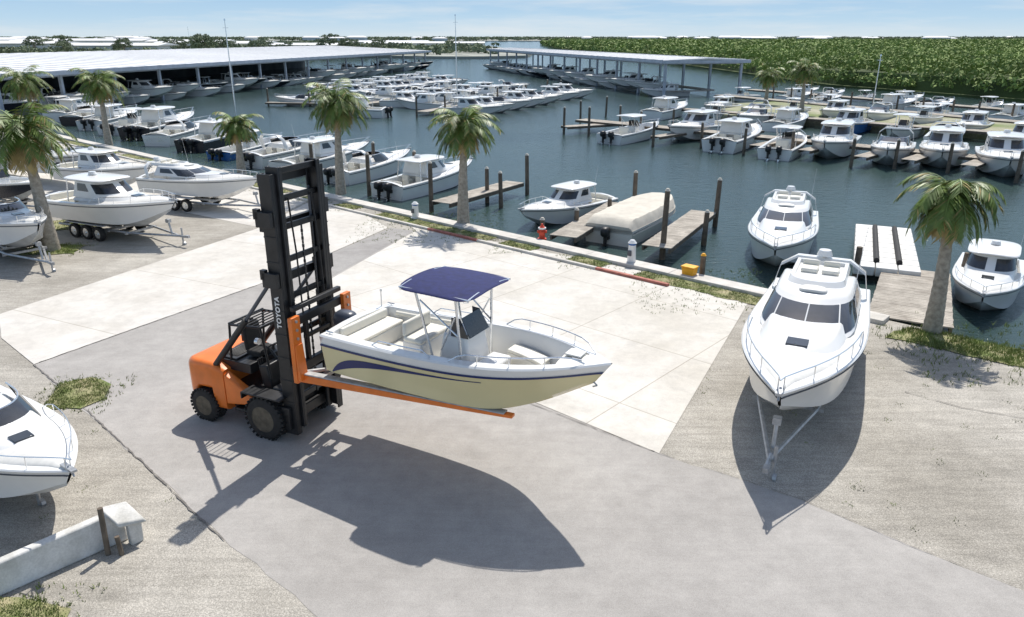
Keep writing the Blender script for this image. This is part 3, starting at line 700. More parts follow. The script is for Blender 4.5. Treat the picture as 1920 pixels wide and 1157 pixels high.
# ------------------------------------------------------------------ forklift
fk=thing('forklift','orange forklift with tall black mast holding a boat on long forks','forklift',(-4.42,14.58,0),-25)
RK=.76
def rx(x): return x if x>-.42 else -.42+(x+.42)*RK
def squeeze(o):
    for v in o.data.vertices: v.co.x=rx(v.co.x)
def wheel(parent,x,y,r,wd,sg):
    n=40; mb=MB(); rings=[]
    for px,pr in [(-.5,.62),(-.5,.86),(-.42,.97),(-.28,1.0),(.28,1.0),(.42,.97),(.5,.86),(.5,.62)]:
        rings.append([(r*pr*math.cos(a),px*wd,r*pr*math.sin(a)) for a in [k*2*math.pi/n for k in range(n)]])
    mb.rings(rings,0,False)
    for k in range(28):
        a=k*2*math.pi/28
        for s2 in (-1,1):
            c=Vector((math.cos(a+s2*.05)*r*.995,s2*wd*.25,math.sin(a+s2*.05)*r*.995)); mb.box(c,(.05,wd*.46,.045),0,Matrix.Rotation(-a,3,'Y')@Matrix.Rotation(rad(90),3,'Y')@Matrix.Rotation(s2*.35,3,'X'))
    w_=thing_part('wheel',parent,(x,y,r)); mb.build('tyre',['rubber'],w_,weld='nonormal')
    mb=MB(); f=sg*wd*.5
    def ring(rr,yy): return [(rr*math.cos(a),yy,rr*math.sin(a)) for a in [k*2*math.pi/24 for k in range(24)]]
    mb.rings([ring(r*.64,f*.98),ring(r*.60,f*1.02),ring(r*.55,f*.75),ring(r*.30,f*.55),ring(r*.28,f*.9),ring(r*.12,f*1.05)],0)
    for k in range(8): a=k*.785; mb.tube((r*.43*math.cos(a),f*.55,r*.43*math.sin(a)),(r*.43*math.cos(a),f*.78,r*.43*math.sin(a)),.025,1,6)
    mb.build('rim',['rimgrey','steel'],w_)
for sg in (-1,1):
    wheel(fk,-.42,sg*.80,.47,.36,sg); wheel(fk,rx(-2.75),sg*.74,.37,.30,sg)
mb=MB()
mb.box((-1.25,0,.62),(2.0,1.15,.55)); mb.box((-.42,0,.5),(.5,1.0,.3)); mb.box((-.25,0,.75),(.35,1.2,.6))
mb.box((-1.25,-.66,.42),(.9,.25,.08)); mb.box((-1.25,.66,.42),(.9,.25,.08)); mb.box((-1.2,-.68,.68),(.55,.2,.05)); mb.box((-2.75,0,.45),(.3,1.1,.25))
squeeze(mb.build('chassis',['black'],fk,bevel=.03))
mb=MB()
def rrect(x,hy,z0,z1,rd=.15):
    out=[]
    for cx,cz,a0 in ((hy-rd,z1-rd,0),(-(hy-rd),z1-rd,90),(-(hy-rd),z0+rd,180),((hy-rd),z0+rd,270)):
        for k in range(5): a=rad(a0+k*22.5); out.append((x,cx+rd*math.cos(a),cz+rd*math.sin(a)))
    return out
mb.rings([rrect(-3.42,.55,.62,1.26),rrect(-3.36,.72,.48,1.37),rrect(-3.18,.80,.42,1.41),rrect(-2.95,.82,.76,1.42,rd=.12),rrect(-2.4,.82,.78,1.41,rd=.12),rrect(-2.34,.82,.34,1.40,rd=.1),rrect(-1.95,.80,.34,1.28,rd=.1)])
squeeze(mb.build('counterweight',['orange'],fk,angle=50))
for sg in (-1,1):
    mb=MB(); mb.hexa([(-1.94,sg*.62,.5),(-.95,sg*.58,.62),(-.95,sg*.78,.62),(-1.94,sg*.80,.5),(-1.94,sg*.62,1.26),(-.95,sg*.58,.80),(-.95,sg*.78,.80),(-1.94,sg*.80,1.20)])
    squeeze(mb.build('side_panel',['orange'],fk,bevel=.03))
    mb=MB(); mb.box((-.42,sg*.80,1.0),(1.05,.38,.035)); mb.box((-.93,sg*.80,.93),(.035,.38,.14)); mb.build('mudguard',['black'],fk,bevel=.01)
mb=MB(); mb.box((-1.75,0,1.33),(1.1,1.1,.22)); mb.box((-2.1,0,1.45),(.7,1.0,.06))
for i in range(7): mb.box((-2.3+i*.07,0,1.49),(.03,.8,.02))
squeeze(mb.build('engine_cover',['black'],fk,bevel=.03))
mb=MB(); mb.box((-1.45,0,1.54),(.5,.5,.14)); mb.box((-1.72,0,1.86),(.13,.48,.58),0,Matrix.Rotation(rad(-8),3,'Y')); mb.box((-1.78,0,2.16),(.1,.26,.14)); squeeze(mb.build('operator_seat',['rubber'],fk,bevel=.05))
mb=MB(); mb.box((-.72,0,1.15),(.25,.9,.55),0,Matrix.Rotation(rad(-12),3,'Y')); mb.build('dashboard',['black'],fk,bevel=.03)
mb=MB(); mb.tube((-.72,0,1.36),(-.95,0,1.62),.03)
for k in range(16):
    a=k*math.pi/8;b_=(k+1)*math.pi/8; c=Vector((-.96,0,1.64)); u=Vector((0,.19,0)); v_=Vector((.15,0,.11)); mb.tube(c+u*math.cos(a)+v_*math.sin(a),c+u*math.cos(b_)+v_*math.sin(b_),.016,0,6)
mb.build('steering_wheel',['black'],fk)
mb=MB()
for sg in (-1,1): mb.path([(-1.95,sg*.50,1.42),(-1.85,sg*.50,2.26),(-.78,sg*.46,2.30),(-.52,sg*.50,1.2)],.030,0,8)
for i in range(7): mb.box((-1.75+i*.16,0,2.29),(.022,.96,.025))
mb.box((-1.85,0,2.28),(.05,1.03,.05)); mb.box((-.78,0,2.30),(.05,.97,.05)); squeeze(mb.build('overhead_guard',['black'],fk))
for sg in (-1,1): mb=MB(); mb.tube((-.62,sg*.60,2.06),(-.70,sg*.60,2.06),.07,0,14); mb.build('work_light',['alu'],fk)
for sg in (-1,1):
    mb=MB(); mb.tube((-1.85,sg*.70,1.34),(-.80,sg*.70,2.55),.07,0,14); mb.tube((-.80,sg*.70,2.55),(-.02,sg*.70,3.48),.04,1,12); mb.box((-.02,sg*.70,3.50),(.12,.14,.26)); mb.build('tilt_cylinder',['black','grey'],fk)
MT=5.60; MY=.69
mb=MB()
def channel(x0,x1,yc,w_,z0,z1,sg,t=.035):
    mb.box(((x0+x1)/2,yc+sg*(w_/2-t/2),(z0+z1)/2),(x1-x0,t,z1-z0))
    mb.box((x0+t/2,yc-sg*t*.5,(z0+z1)/2),(t,w_-t-.002,z1-z0)); mb.box((x1-t/2,yc-sg*t*.5,(z0+z1)/2),(t,w_-t-.002,z1-z0))
for sg in (-1,1): channel(0,.30,sg*MY,.15,.16,MT,sg)
for z_,hh in ((.45,.22),(1.35,.14),(MT-.12,.2)): mb.box((.02,0,z_),(.10,1.50,hh))
mb.box((-.06,0,3.45),(.12,1.50,.18)); mb.box((-.06,0,4.55),(.1,1.50,.14))
for sg in (-1,1):
    for z_ in (4.75,3.55): mb.box((.10,sg*.82,z_),(.36,.10,.30)); mb.box((-.06,sg*.82,z_+.1),(.12,.10,.2))
    mb.box((.0,sg*.81,.55),(.4,.08,.5))
    for k in range(9): mb.box((.15,sg*.771,.9+k*.5),(.31,.012,.03))
mb.build('mast',['black'],fk,bevel=.012)
mb=MB()
for sg in (-1,1): channel(.06,.36,sg*.555,.11,.30,MT+.12,sg)
for z_ in (.95,2.35,3.15,3.9,4.55,5.1,MT+.03): mb.box((.24,0,z_),(.06,1.12,.12))
mb.build('inner_mast',['black'],fk,bevel=.01)
for y_ in (-.44,.44):
    mb=MB(); mb.tube((.16,y_,.3),(.16,y_,3.0),.05,0,12); mb.tube((.16,y_,3.0),(.16,y_,5.2),.026,1,10); mb.build('lift_cylinder',['black','grey'],fk)
for y_ in (-.15,.15):
    mb=MB()
    for k in range(46): mb.box((.40,y_,1.0+k*.078),(.02 if k%2 else .035,.035,.07))
    mb.build('lift_chain',['black'],fk)
for y_ in (-.34,.34): mb=MB(); mb.path([(.36,y_,1.1),(.41,y_*1.05,2.5),(.38,y_,4.0),(.30,y_,5.1)],.018,0,6); mb.build('hose',['rubber'],fk)
mb=MB(); mb.box((.47,0,2.72),(.12,1.72,.18)); mb.box((.47,0,2.98),(.10,1.5,.10)); mb.box((.47,0,1.72),(.12,1.72,.18)); mb.box((.46,0,2.3),(.06,.9,.09))
for y_ in (-.38,.38): mb.box((.46,y_,2.2),(.10,.08,.95))
mb.build('carriage',['black'],fk,bevel=.015)
FZ=1.64
for sg in (-1,1):
    y_=sg*.82; mb=MB(); mb.box((.56,y_,2.18),(.10,.24,1.38)); mb.hexa([(.615,y_-.11,1.55),(.70,y_-.11,1.55),(.70,y_+.11,1.55),(.615,y_+.11,1.55),(.615,y_-.11,2.3),(.63,y_-.11,2.3),(.63,y_+.11,2.3),(.615,y_+.11,2.3)])
    h_=mb.build('fork_hanger',['orange'],fk,bevel=.02)
    for z_ in (2.42,2.6,2.78): mb=MB(); mb.tube((.60,y_,z_),(.635,y_,z_),.03,0,8); mb.build('bolt',['steel'],fk)
def fork(y_,Lf,rise):
    mb=MB(); n=12; x0=.50; ringsO=[];ringsP=[]
    for i in range(n+1):
        t=i/n; x_=x0+Lf*t; top=FZ+rise*t; th_=.17*(1-t*.66); w_=.085*(1-.25*t**6)
        ringsO.append([(x_,y_-w_,top-th_),(x_,y_+w_,top-th_),(x_,y_+w_,top),(x_,y_-w_,top)])
        x_=x0+.15+(Lf-.3)*t; tt=(x_-x0)/Lf; top=FZ+rise*tt; ringsP.append([(x_,y_-.088,top+.003),(x_,y_+.088,top+.003),(x_,y_+.08,top+.03),(x_,y_-.08,top+.03)])
    mb.rings(ringsO,0); mb.rings(ringsP,1)
    mb.hexa([(.50,y_-.083,FZ-.19),(.64,y_-.083,FZ-.15),(.64,y_+.083,FZ-.15),(.50,y_+.083,FZ-.19),(.50,y_-.083,FZ+.3),(.61,y_-.083,FZ+.26),(.61,y_+.083,FZ+.26),(.50,y_+.083,FZ+.3)],0)
    return mb.build('fork',['orange','worn'],fk,bevel=.01)
fork(-.74,4.75,.12); fork(.74,3.6,.0)
mb=MB(); mb.box((.9,0,FZ-.10),(.10,1.3,.08)); mb.tube((.62,-.7,FZ+.02),(1.25,.0,FZ-.02),.04); mb.build('fork_brace',['worn'],fk)
tx=bpy.data.curves.new('lettering','FONT'); tx.body='TOYOTA'; tx.size=.15; tx.offset=.006; tx.extrude=.002; tx.align_x='CENTER'; tx.align_y='CENTER'; tx.space_character=1.12
to=bpy.data.objects.new('lettering',tx); COL.objects.link(to)
dg=bpy.context.evaluated_depsgraph_get(); me=bpy.data.meshes.new_from_object(to.evaluated_get(dg)); bpy.data.objects.remove(to)
me.materials.clear(); me.materials.append(M['white'])
lt=bpy.data.objects.new('lettering',me); COL.objects.link(lt); lt.parent=fk; lt.location=(.155,-.781,2.88); lt.rotation_euler=Matrix(((0,-1,0),(0,0,-1),(1,0,0))).to_euler()
mb=MB(); mb.tube((-2.1,.4,1.45),(-2.1,.4,1.85),.035,0,8); mb.build('exhaust_pipe',['black'],fk)
for i in range(3): mb=MB(); mb.tube((-.85,-.42+i*.06,1.25),(-.9,-.42+i*.06,1.5),.012,0,6); mb.tube((-.9,-.42+i*.06,1.5),(-.9,-.42+i*.06,1.54),.022,0,8); mb.build('control_lever',['black'],fk)

# ------------------------------------------------------------------ boats placed
WZ=-1.15
GRP='boats moored in the marina'
bigc=express(8.5,2.62,'white express cruiser with bow rail on a galvanised trailer',hs=1.10,hb=1.5,style='low',engines=0)
bigc.location=(8.62,19.75,.42); bigc.rotation_euler=(0,0,rad(-116.5))
expr=express(8.2,2.7,'white express cruiser moored along the seawall',group=GRP)
cons=console(7.6,2.5,'white centre console boat with hardtop moored in the marina',group=GRP)
open_=express(7.8,2.55,'white open cruiser with radar arch moored in the marina',style='open',group=GRP,radar=False)
expr.location=(-7.2,42.6,WZ+.1); expr.rotation_euler=(0,0,rad(56))
open_.location=(-11.2,47.3,WZ+.1); open_.rotation_euler=(0,0,rad(60))
cons.location=(-22.2,57,WZ); cons.rotation_euler=(0,0,rad(68))
def put(t,x,y,rot,s=1.,hull=None,label=None,z=WZ+.1,group=GRP,skip=()):
    n=copy_thing(t,(x,y,z),rot,(s,s,s),hull,skip)
    if group: n['group']=group
    elif 'group' in n: del n['group']
    if label: n['label']=label
    return n
put(expr,4.9,40.4,229,.84,None,'white cabin boat with hardtop moored in a slip by timber piers',skip=('outboard_motor',))
put(bigc,13.4,35.6,247.5,1.08,None,'white express cruiser moored bow-in beside a floating dock')
row=[(-15.4,50.2,58,1.05,expr,None),(-18.6,53.4,60,1.1,open_,None),(-26,61,75,1.1,expr,'blackhull'),(-30.2,64.5,80,1.1,open_,None),(-34,68.5,82,1.25,expr,'blackhull'),(-38,72,84,1.1,cons,None),(-42,76,86,1.1,expr,None),(-46,80,88,1.1,open_,'blackhull'),(-50,84,90,1.1,expr,None),(-54,88,90,1.1,cons,None),(-58.5,91,90,1.1,expr,None)]
for x,y,r_,s_,t,hc in row:
    put(t,x,y,r_,s_,hc,'white motorboat moored stern to the seawall' if not hc else 'black hulled motorboat with white cabin moored along the seawall',skip=() if R.random()<.5 else ('outboard_motor',))
put(expr,19.0,28.4,236,.84,None,'white cabin cruiser moored beside the seawall near a stout palm')
rb=[(8.4,65.9,50,1.12,cons,'e'),(13.6,66.4,230,1.18,expr,'b'),(16.6,60.9,55,1.15,expr,'e'),(19.8,57.0,58,1.1,cons,'e'),(22.9,55.6,240,1.2,expr,'b'),(25.9,52.2,240,1.15,open_,'b'),(29.2,51.2,240,1.2,expr,'b'),(31.6,47.6,242,1.2,expr,'b'),(34.4,44.4,242,1.15,open_,'b'),(37.2,41.4,244,1.15,expr,'b')]
for x,y,r_,s_,t,k in rb:
    if k=='b': a=rad(r_); x-=math.cos(a)*8.2*s_; y-=math.sin(a)*8.2*s_
    put(t,x,y,r_,s_,None,'white motorboat with outboards moored between timber finger piers' if k=='e' else 'white cruiser moored bow-out between timber finger piers',skip=() if k=='e' else ('outboard_motor',))
for i in range(11):
    a=i/10; x=15.5+34*a;y=86-37*a; put([expr,cons,open_,expr][i%4],x+(6 if i%3 else 0),y+(6 if i%3 else 0),(231 if i%3 else 50)+R.uniform(-3,3),R.uniform(1.0,1.15),None if i!=4 else 'blue','white motorboat moored behind the timber docks' if i!=4 else 'blue hulled motorboat moored behind the timber docks',skip=('antenna','outboard_motor'))
for i in range(12):
    a=i/11; put([expr,open_,cons][i%3],28+34*a+R.uniform(-.3,.3),97-38*a+R.uniform(-.3,.3),229+R.uniform(-4,4),R.uniform(.9,1.05),None,'white motorboat crowded among docks beside the peninsula',z=-.6 if i in (2,3,4,5) else WZ+.1,skip=('antenna','outboard_motor'))
for i in range(11):
    a=i/10; put([cons,expr,open_][i%3],36+24*a,115-46*a,R.uniform(28,38)+(180 if i%3==0 else 0),R.uniform(.85,1.0),None,'white motorboat moored beside the long outer pier',skip=('antenna','outboard_motor'))
for i in range(9):
    a=i/8; put([expr,open_,cons][i%3],44+22*a,122-42*a,R.uniform(25,40),R.uniform(.75,.9),None,'white motorboat moored beside the long outer pier',skip=('antenna','outboard_motor'))
nrows=[((-10,92),(5.5,124)),((-19,103),(-2,142)),((-29,120),(-12,164))]
for (x0,y0),(x1,y1) in nrows:
    d=Vector((x1-x0,y1-y0)); Ld=d.length; d/=Ld; nn=Vector((-d.y,d.x))
    for i in range(int(Ld/4.3)):
        p=Vector((x0,y0))+d*(2+4.3*i)
        for sg in (1,-1):
            if R.random()<.12: continue
            q=p+nn*sg; rot=math.degrees(math.atan2(nn.y*sg,nn.x*sg)); nv=R.random()<.08
            put(R.choice([expr,expr,open_,cons]),q.x,q.y,rot+R.uniform(-2,2),R.uniform(.88,1.02),'navy' if nv else None,('navy' if nv else 'white')+' motorboat berthed at the floating dock in mid basin',skip=('antenna','outboard_motor'))
    mb=MB(); rotm=Matrix.Rotation(math.atan2(d.y,d.x),3,'Z'); c=Vector(((x0+x1)/2,(y0+y1)/2,-.45)); mb.box(c,(Ld+3,1.6,.3),0,rotm)
    tag(mb.build('floating_dock',['wood'],bevel=.02),'grey floating dock carrying rows of berthed boats','dock','floating docks in the basin')
put(open_,-25,104,170,.95,None,'white sport boat moored alone beside mooring piles')
put(expr,-14.5,89,165,1.1,None,'white cruiser at the outer end of the floating dock')

def trailer(L,label,loc,rot,wheels=2,group='boat trailers in the yard',tongue=1.):
    e=thing('boat_trailer',label,'trailer',loc,rot,group)
    mb=MB()
    for sg in (-1,1):
        mb.tube((.4,sg*.75,.42),(L*.72,sg*.62,.42),.05,0,6); mb.tube((L*.72,sg*.62,.42),(L+.55*tongue,.0,.40),.045,0,6); mb.box((L*.35,sg*.48,.56),(L*.6,.1,.08))
    for x_ in (.5,L*.3,L*.55,L*.72): mb.box((x_,0,.40),(.08,1.5,.08))
    mb.build('frame',['steel'],e)
    t_=tongue
    mb=MB(); mb.tube((L+.35*t_,0,.40),(L+.9*t_,0,.40),.05,0,8); mb.box((L+.95*t_,0,.42),(.18,.1,.1)); mb.tube((L+.55*t_,.1,.02),(L+.55*t_,.1,.72),.035,0,8); mb.tube((L+.55*t_,.1,.04),(L+.55*t_,.17,.04),.09,0,10)
    mb.tube((L+.1,0,.42),(L-.02,0,.95),.04,0,8); mb.box((L-.02,0,.97),(.16,.16,.14)); mb.build('tongue',['steel'],e)
    for i in range(wheels):
        for sg in (-1,1):
            w_=thing_part('wheel',e,(L*.28+i*.74,sg*.98,.31)); mb=MB(); n=24; r=.31
            mb.rings([[(r*pr*math.cos(a),px*.2,r*pr*math.sin(a)) for a in [k*2*math.pi/n for k in range(n)]] for px,pr in [(-.5,.6),(-.5,.9),(-.3,1),(.3,1),(.5,.9),(.5,.6)]],0,False); mb.build('tyre',['rubber'],w_)
            mb=MB(); mb.tube((0,sg*.085,0),(0,sg*.06,0),.19,0,18,.19); mb.tube((0,sg*.06,0),(0,sg*.11,0),.06,0,10); mb.build('rim',['alu'],w_)
    for sg in (-1,1): mb=MB(); mb.box((L*.28+.37*(wheels-1),sg*.98,.68),(.78*wheels,.26,.03)); mb.build('fender',['steel'],e,bevel=.01)
    return e
GY='boats on trailers in the yard'
put(expr,-19.9,32.6,-26,.88,None,'white cabin cruiser on a trailer beside a leafy palm',z=.52,group=GY,skip=('outboard_motor',))
trailer(6.3,'galvanised boat trailer with rusty wheels under a white cruiser',(-19.6,32.45,0),-26,wheels=3)
put(bigc,-18.3,37.9,-22,.80,None,'white express cruiser on a trailer parked on gravel',z=.52,group=GY)
trailer(5.8,'galvanised boat trailer under a white express cruiser',(-17.6,37.5,0),-22)
put(open_,-21.9,30.2,-40,.86,None,'white open boat on a trailer near the palm',z=.50,group=GY,skip=('radar_arch','outboard_motor'))
trailer(5.9,'galvanised boat trailer with long tongue on gravel',(-21.6,29.9,0),-40)
put(cons,-27.5,38,-30,.8,'blackhull','dark hulled small boat on a trailer',z=.5,group=GY,skip=('hardtop','top_frame'))
trailer(5.4,'galvanised boat trailer under a small dark boat',(-27.3,37.9,0),-30)
put(expr,-24.6,41.5,-25,.8,None,'white cruiser on a trailer in the crowded yard',z=.5,group=GY)
put(open_,-30,45,-25,.9,None,'white boat on a trailer in the crowded yard',z=.5,group=GY)
put(open_,-34,47,-25,.9,None,'white boat on a trailer in the crowded yard',z=.5,group=GY)
trailer(7.3,'galvanised boat trailer with tongue jack under large white cruiser',(8.42,19.45,0),-116.5,wheels=2)
put(open_,-11.8,13.75,-36,.76,None,'white boat with dark windshield parked on gravel near the asphalt',z=.36,group=GY,skip=('outboard_motor','radar_arch'))
trailer(3.6,'low trailer under a white boat on gravel',(-11.6,13.6,0),-36,tongue=.15)

cv=thing('covered_boat','boat under a fitted beige canvas cover moored between piers','boat',(4.3,32.6,WZ+.05),58)
h=Hull(7.0,2.55,1.05,1.15,4.0); h.build(['antifoul','offwhite','grey','white'],cv)
mb=MB(); rings=[]; K=21; NR=30
for i in range(NR):
    q=i/(NR-1)*.975; b=h.bs(q)+.04; z=h.zs(q); X=h.X(q,z); rib=.035 if i%6==3 else 0
    hh=.44*min(1,(q+.02)*16)*(1-max(0,(q-.86)/.14)**2*.5)+rib
    pts=[]
    for k in range(K):
        t=k/(K-1)*2-1; prof=min(1,(1-abs(t))*5.5)*(.88+.12*(1-abs(t)))
        pts.append((X,b*t,z-(.20 if abs(t)>.99 else 0)+(hh*prof)))
    rings.append(pts)
P=[p for r_ in rings for p in r_]; F=[(i*K+k,(i+1)*K+k,(i+1)*K+k+1,i*K+k+1) for i in range(NR-1) for k in range(K-1)]
F.append(tuple(range(K))); F.append(tuple((NR-1)*K+k for k in range(K)))
mb.add(P,F); mb.build('cover',['beige'],cv,angle=35)
outboard(cv,-.02,0,.6,'black',4,.9)

# ------------------------------------------------------------------ docks
def plank_dock(a,b,w_,label,z=-.08,group='timber piers in the marina',name='pier',gap=.16):
    a=Vector(a);b=Vector(b); d=b-a; Ld=d.length; ang=math.atan2(d.y,d.x)
    e=thing(name,label,'pier',(a.x,a.y,0),math.degrees(ang),group)
    mb=MB()
    for i in range(int(Ld/gap)): mb.box((gap*(i+.5),R.uniform(-.01,.01),z-.02+R.uniform(-.003,.003)),(gap*.9,w_,.04))
    mb.build('decking',['wood'],e)
    for sg in (-1,1): mb=MB(); mb.box((Ld/2,sg*(w_/2-.06),z-.14),(Ld,.08,.18)); mb.build('beam',['wood_dark'],e)
    return e
def pile(x,y,h_,r=.12,cap=True):
    e=thing('mooring_pile','weathered timber mooring pile standing in the water','mooring pile',(x,y,-.8),R.uniform(0,90),'mooring piles in the marina')
    mb=MB(); n=10; rings=[]
    for i in range(7):
        t=i/6; rr=r*(1.1-.18*t)*(1+.03*math.sin(i*3)); rings.append([(rr*math.cos(k*.628)+.02*t,rr*math.sin(k*.628),-1+(h_+1)*t) for k in range(n)])
    mb.rings(rings); mb.build('post',['wood_dark'],e)
    if cap: mb=MB(); mb.tube((.02,0,h_),(.02,0,h_+.10),r*.98,0,10,r*.5); mb.build('pile_cap',['beige'],e)
    e.rotation_euler[0]=rad(R.uniform(-1.5,1.5))
for a,b in [((-3.7,38.3),(.2,44.2)),((2.2,31.3),(5.6,38.3)),((5.9,29.6),(9.5,36.3))]:
    plank_dock(a,b,1.25,'weathered timber finger pier between moored boats')
for x,y,h_ in [(.9,43.9,2.3),(-4.3,39.2,2.6),(-2.6,37.6,2.2),(-1.4,41.6,1.9),(-.6,40.2,1.9),(6.3,38.0,2.3),(3.0,34.3,1.2),(10.0,36.0,2.3),(6.3,30.2,2.9),(8.6,32.5,1.5),(4.9,36.8,1.2),(1.3,31.9,1.3),(-6,46,2.2),(-8.4,43.6,2.4),(-13,48.8,2.3),(-9.2,50,2.2),
      (5,73.6,2.4),(7.2,71.5,2.6),(7.5,84,2.2),(11,90,2.2),(12.05,71.6,2.2),(12,64.5,2),(16,64,2),(18.4,60,2),(21.5,58,2),(24.2,53.6,2),(27,53,2),(29.8,51.2,2),(32.2,47.6,2),(11,78,2.2),(20,71,2),(26,64,2),(16,76,2),(34,58,2),(40,52,2),(-33,104.5,2.2),(-27,103,2.2),(-11,88.6,2.4),(-8,92,2.2),(-2,107,2.2),(2,113,2.2),(5.5,122,2.4),(-17.5,91,2),(8,128,2)]:
    pile(x,y,h_)
for i in range(16):
    a=i/15; pile(38+24*a,113-45*a+R.uniform(-.5,.5),2.0,cap=False)
plank_dock((7,78),(52,34),1.8,'long timber walkway behind the moored boats',z=.1,gap=.3)
plank_dock((18,92),(58,52),1.6,'timber walkway between two rows of boats',z=.1,gap=.3)
plank_dock((5,73.2),(12.5,77),1.3,'timber finger pier with mooring piles',gap=.3)
for x,y in [(12.2,64.8),(16.2,63),(19.0,59.2),(21.9,56.6),(24.7,53.4),(27.4,52.0),(30.2,49.6),(33.0,46.6)]:
    plank_dock((x,y),(x+6.4,y+6.6),1.0,'timber finger pier between moored boats',z=.0,gap=.3)
plank_dock((30,112),(58,62),2.0,'long outer pier with mooring piles',z=.1,gap=.4)
plank_dock((38,124),(66,74),2.0,'long outer pier with mooring piles',z=.1,gap=.4)
plank_dock((-33,104),(-24,102.5),1.2,'short floating pier beside a sport boat',z=-.3,gap=.3)
fd=thing('floating_dock','pale plastic floating dock with black jet ski rollers','dock',(13.1,27.3,-.55),66)
mb=MB()
for i in range(9):
    for j in range(3): mb.box((.4+i*.82,-.3-j*.78,.18),(.79,.75,.36))
mb.build('float_module',['nonskid'],fd,bevel=.04)
for y_ in (-.72,-1.52): mb=MB(); mb.tube((.8,y_,.42),(6.8,y_,.42),.11,0,10); mb.build('roller',['rubber'],fd)
sh=plank_dock((11.8,20.7),(15.6,27.6),2.3,'brown ribbed boat ramp sloping into the water',z=.06,group=None,name='boat_ramp',gap=.2); sh['category']='boat ramp'; sh.rotation_euler[1]=rad(3.5)
for p_ in [(10.6,22.0),(11.5,24.6),(13.2,27.4),(16.8,26.6)]: pile(p_[0],p_[1],1.3,cap=False)

# ------------------------------------------------------------------ boat sheds
def shed(label,a,b,width,side,z,ncol,over=3.0,wall=True):
    a=Vector(a);b=Vector(b);d=(b-a);Ld=d.length;ang=math.atan2(d.y,d.x)
    e=thing('boat_shed',label,'boat shed',(a.x,a.y,0),math.degrees(ang)); s_=side
    mb=MB(); zr=z+width*.022
    prof=[(-over*s_,z),(width*.5*s_,zr),((width+over)*s_,z)]
    for k in range(2):
        (y0,z0),(y1,z1)=prof[k],prof[k+1]
        mb.hexa([(-over,y0,z0),(Ld+over,y0,z0),(Ld+over,y1,z1),(-over,y1,z1),(-over,y0,z0+.22),(Ld+over,y0,z0+.22),(Ld+over,y1,z1+.22),(-over,y1,z1+.22)])
        for i in range(int((Ld+2*over)/3)):
            x_=-over+i*3+1.5; mb.hexa([(x_,y0,z0+.215),(x_+.12,y0,z0+.215),(x_+.12,y1,z1+.215),(x_,y1,z1+.215),(x_,y0,z0+.27),(x_+.12,y0,z0+.27),(x_+.12,y1,z1+.27),(x_,y1,z1+.27)])
    mb.build('roof',['roof'],e)
    mb=MB(); mb.box((Ld/2,-over*s_*1.002,z+.02),(Ld+2*over,.12,.5)); mb.box((-over*1.002,width*.5*s_,z-.05),(.12,width+2*over,.45))
    for i in range(ncol): mb.box((i*Ld/(ncol-1),width*.5*s_,z-.25),(.2,width,.35))
    mb.box((Ld/2,.0,z-.35),(Ld,.2,.3)); mb.build('fascia',['shedmetal'],e)
    for i in range(ncol):
        for yy in ([0] if wall else [0,width*s_]):
            mb=MB(); mb.box((0,0,(z-.2-1.5)/2),(.36,.36,z-.2+1.5)); mb.build('column',['shedmetal'],e,loc=(i*Ld/(ncol-1),yy,0))
    if wall: mb=MB(); mb.box((Ld/2,width*s_*.62,(z-1)/2),(Ld,.2,z+.8)); mb.build('rear_wall',['shedwall'],e)
    mb=MB(); mb.box((Ld/2,8.0*s_,.05),(Ld,1.4,.25))
    for i in range(int(Ld/8)): mb.box((i*8,4.0*s_,.02),(.8,7,.15))
    mb.build('walkway',['wood'],e)
    nd=Vector((-d.y,d.x)).normalized()*s_; dn=d/Ld
    for i in range(int(Ld/3.9)):
        p=a+dn*(2.2+3.9*i)+nd*5.0; put([expr,cons,open_][i%3],p.x,p.y,math.degrees(math.atan2(-nd.y,-nd.x))+R.uniform(-3,3),R.uniform(.95,1.1),R.choice([None,None,None,None,None,'blackhull']),'motorboat berthed bow-out under the shed roof',group='boats berthed under the sheds',z=WZ+R.choice([0,.1,.9]),skip=('antenna','outboard_motor','seat'))
shed('long white roofed open boat shed on grey steel columns',(-57,86),(-25.5,231),62,1,3.9,17,over=1.5)
shed('open boat shed with pale metal roof on steel columns over water',(23.5,120),(-6.3,231),13,-1,4.4,13,over=1.0,wall=False)
for c,_ in TREE[cons.name]:
    if c.name.split('.')[0]=='hull': c.material_slots[1].link='OBJECT'; c.material_slots[1].material=M['blue']
cons['label']='blue hulled motorboat with white hardtop moored along the seawall'

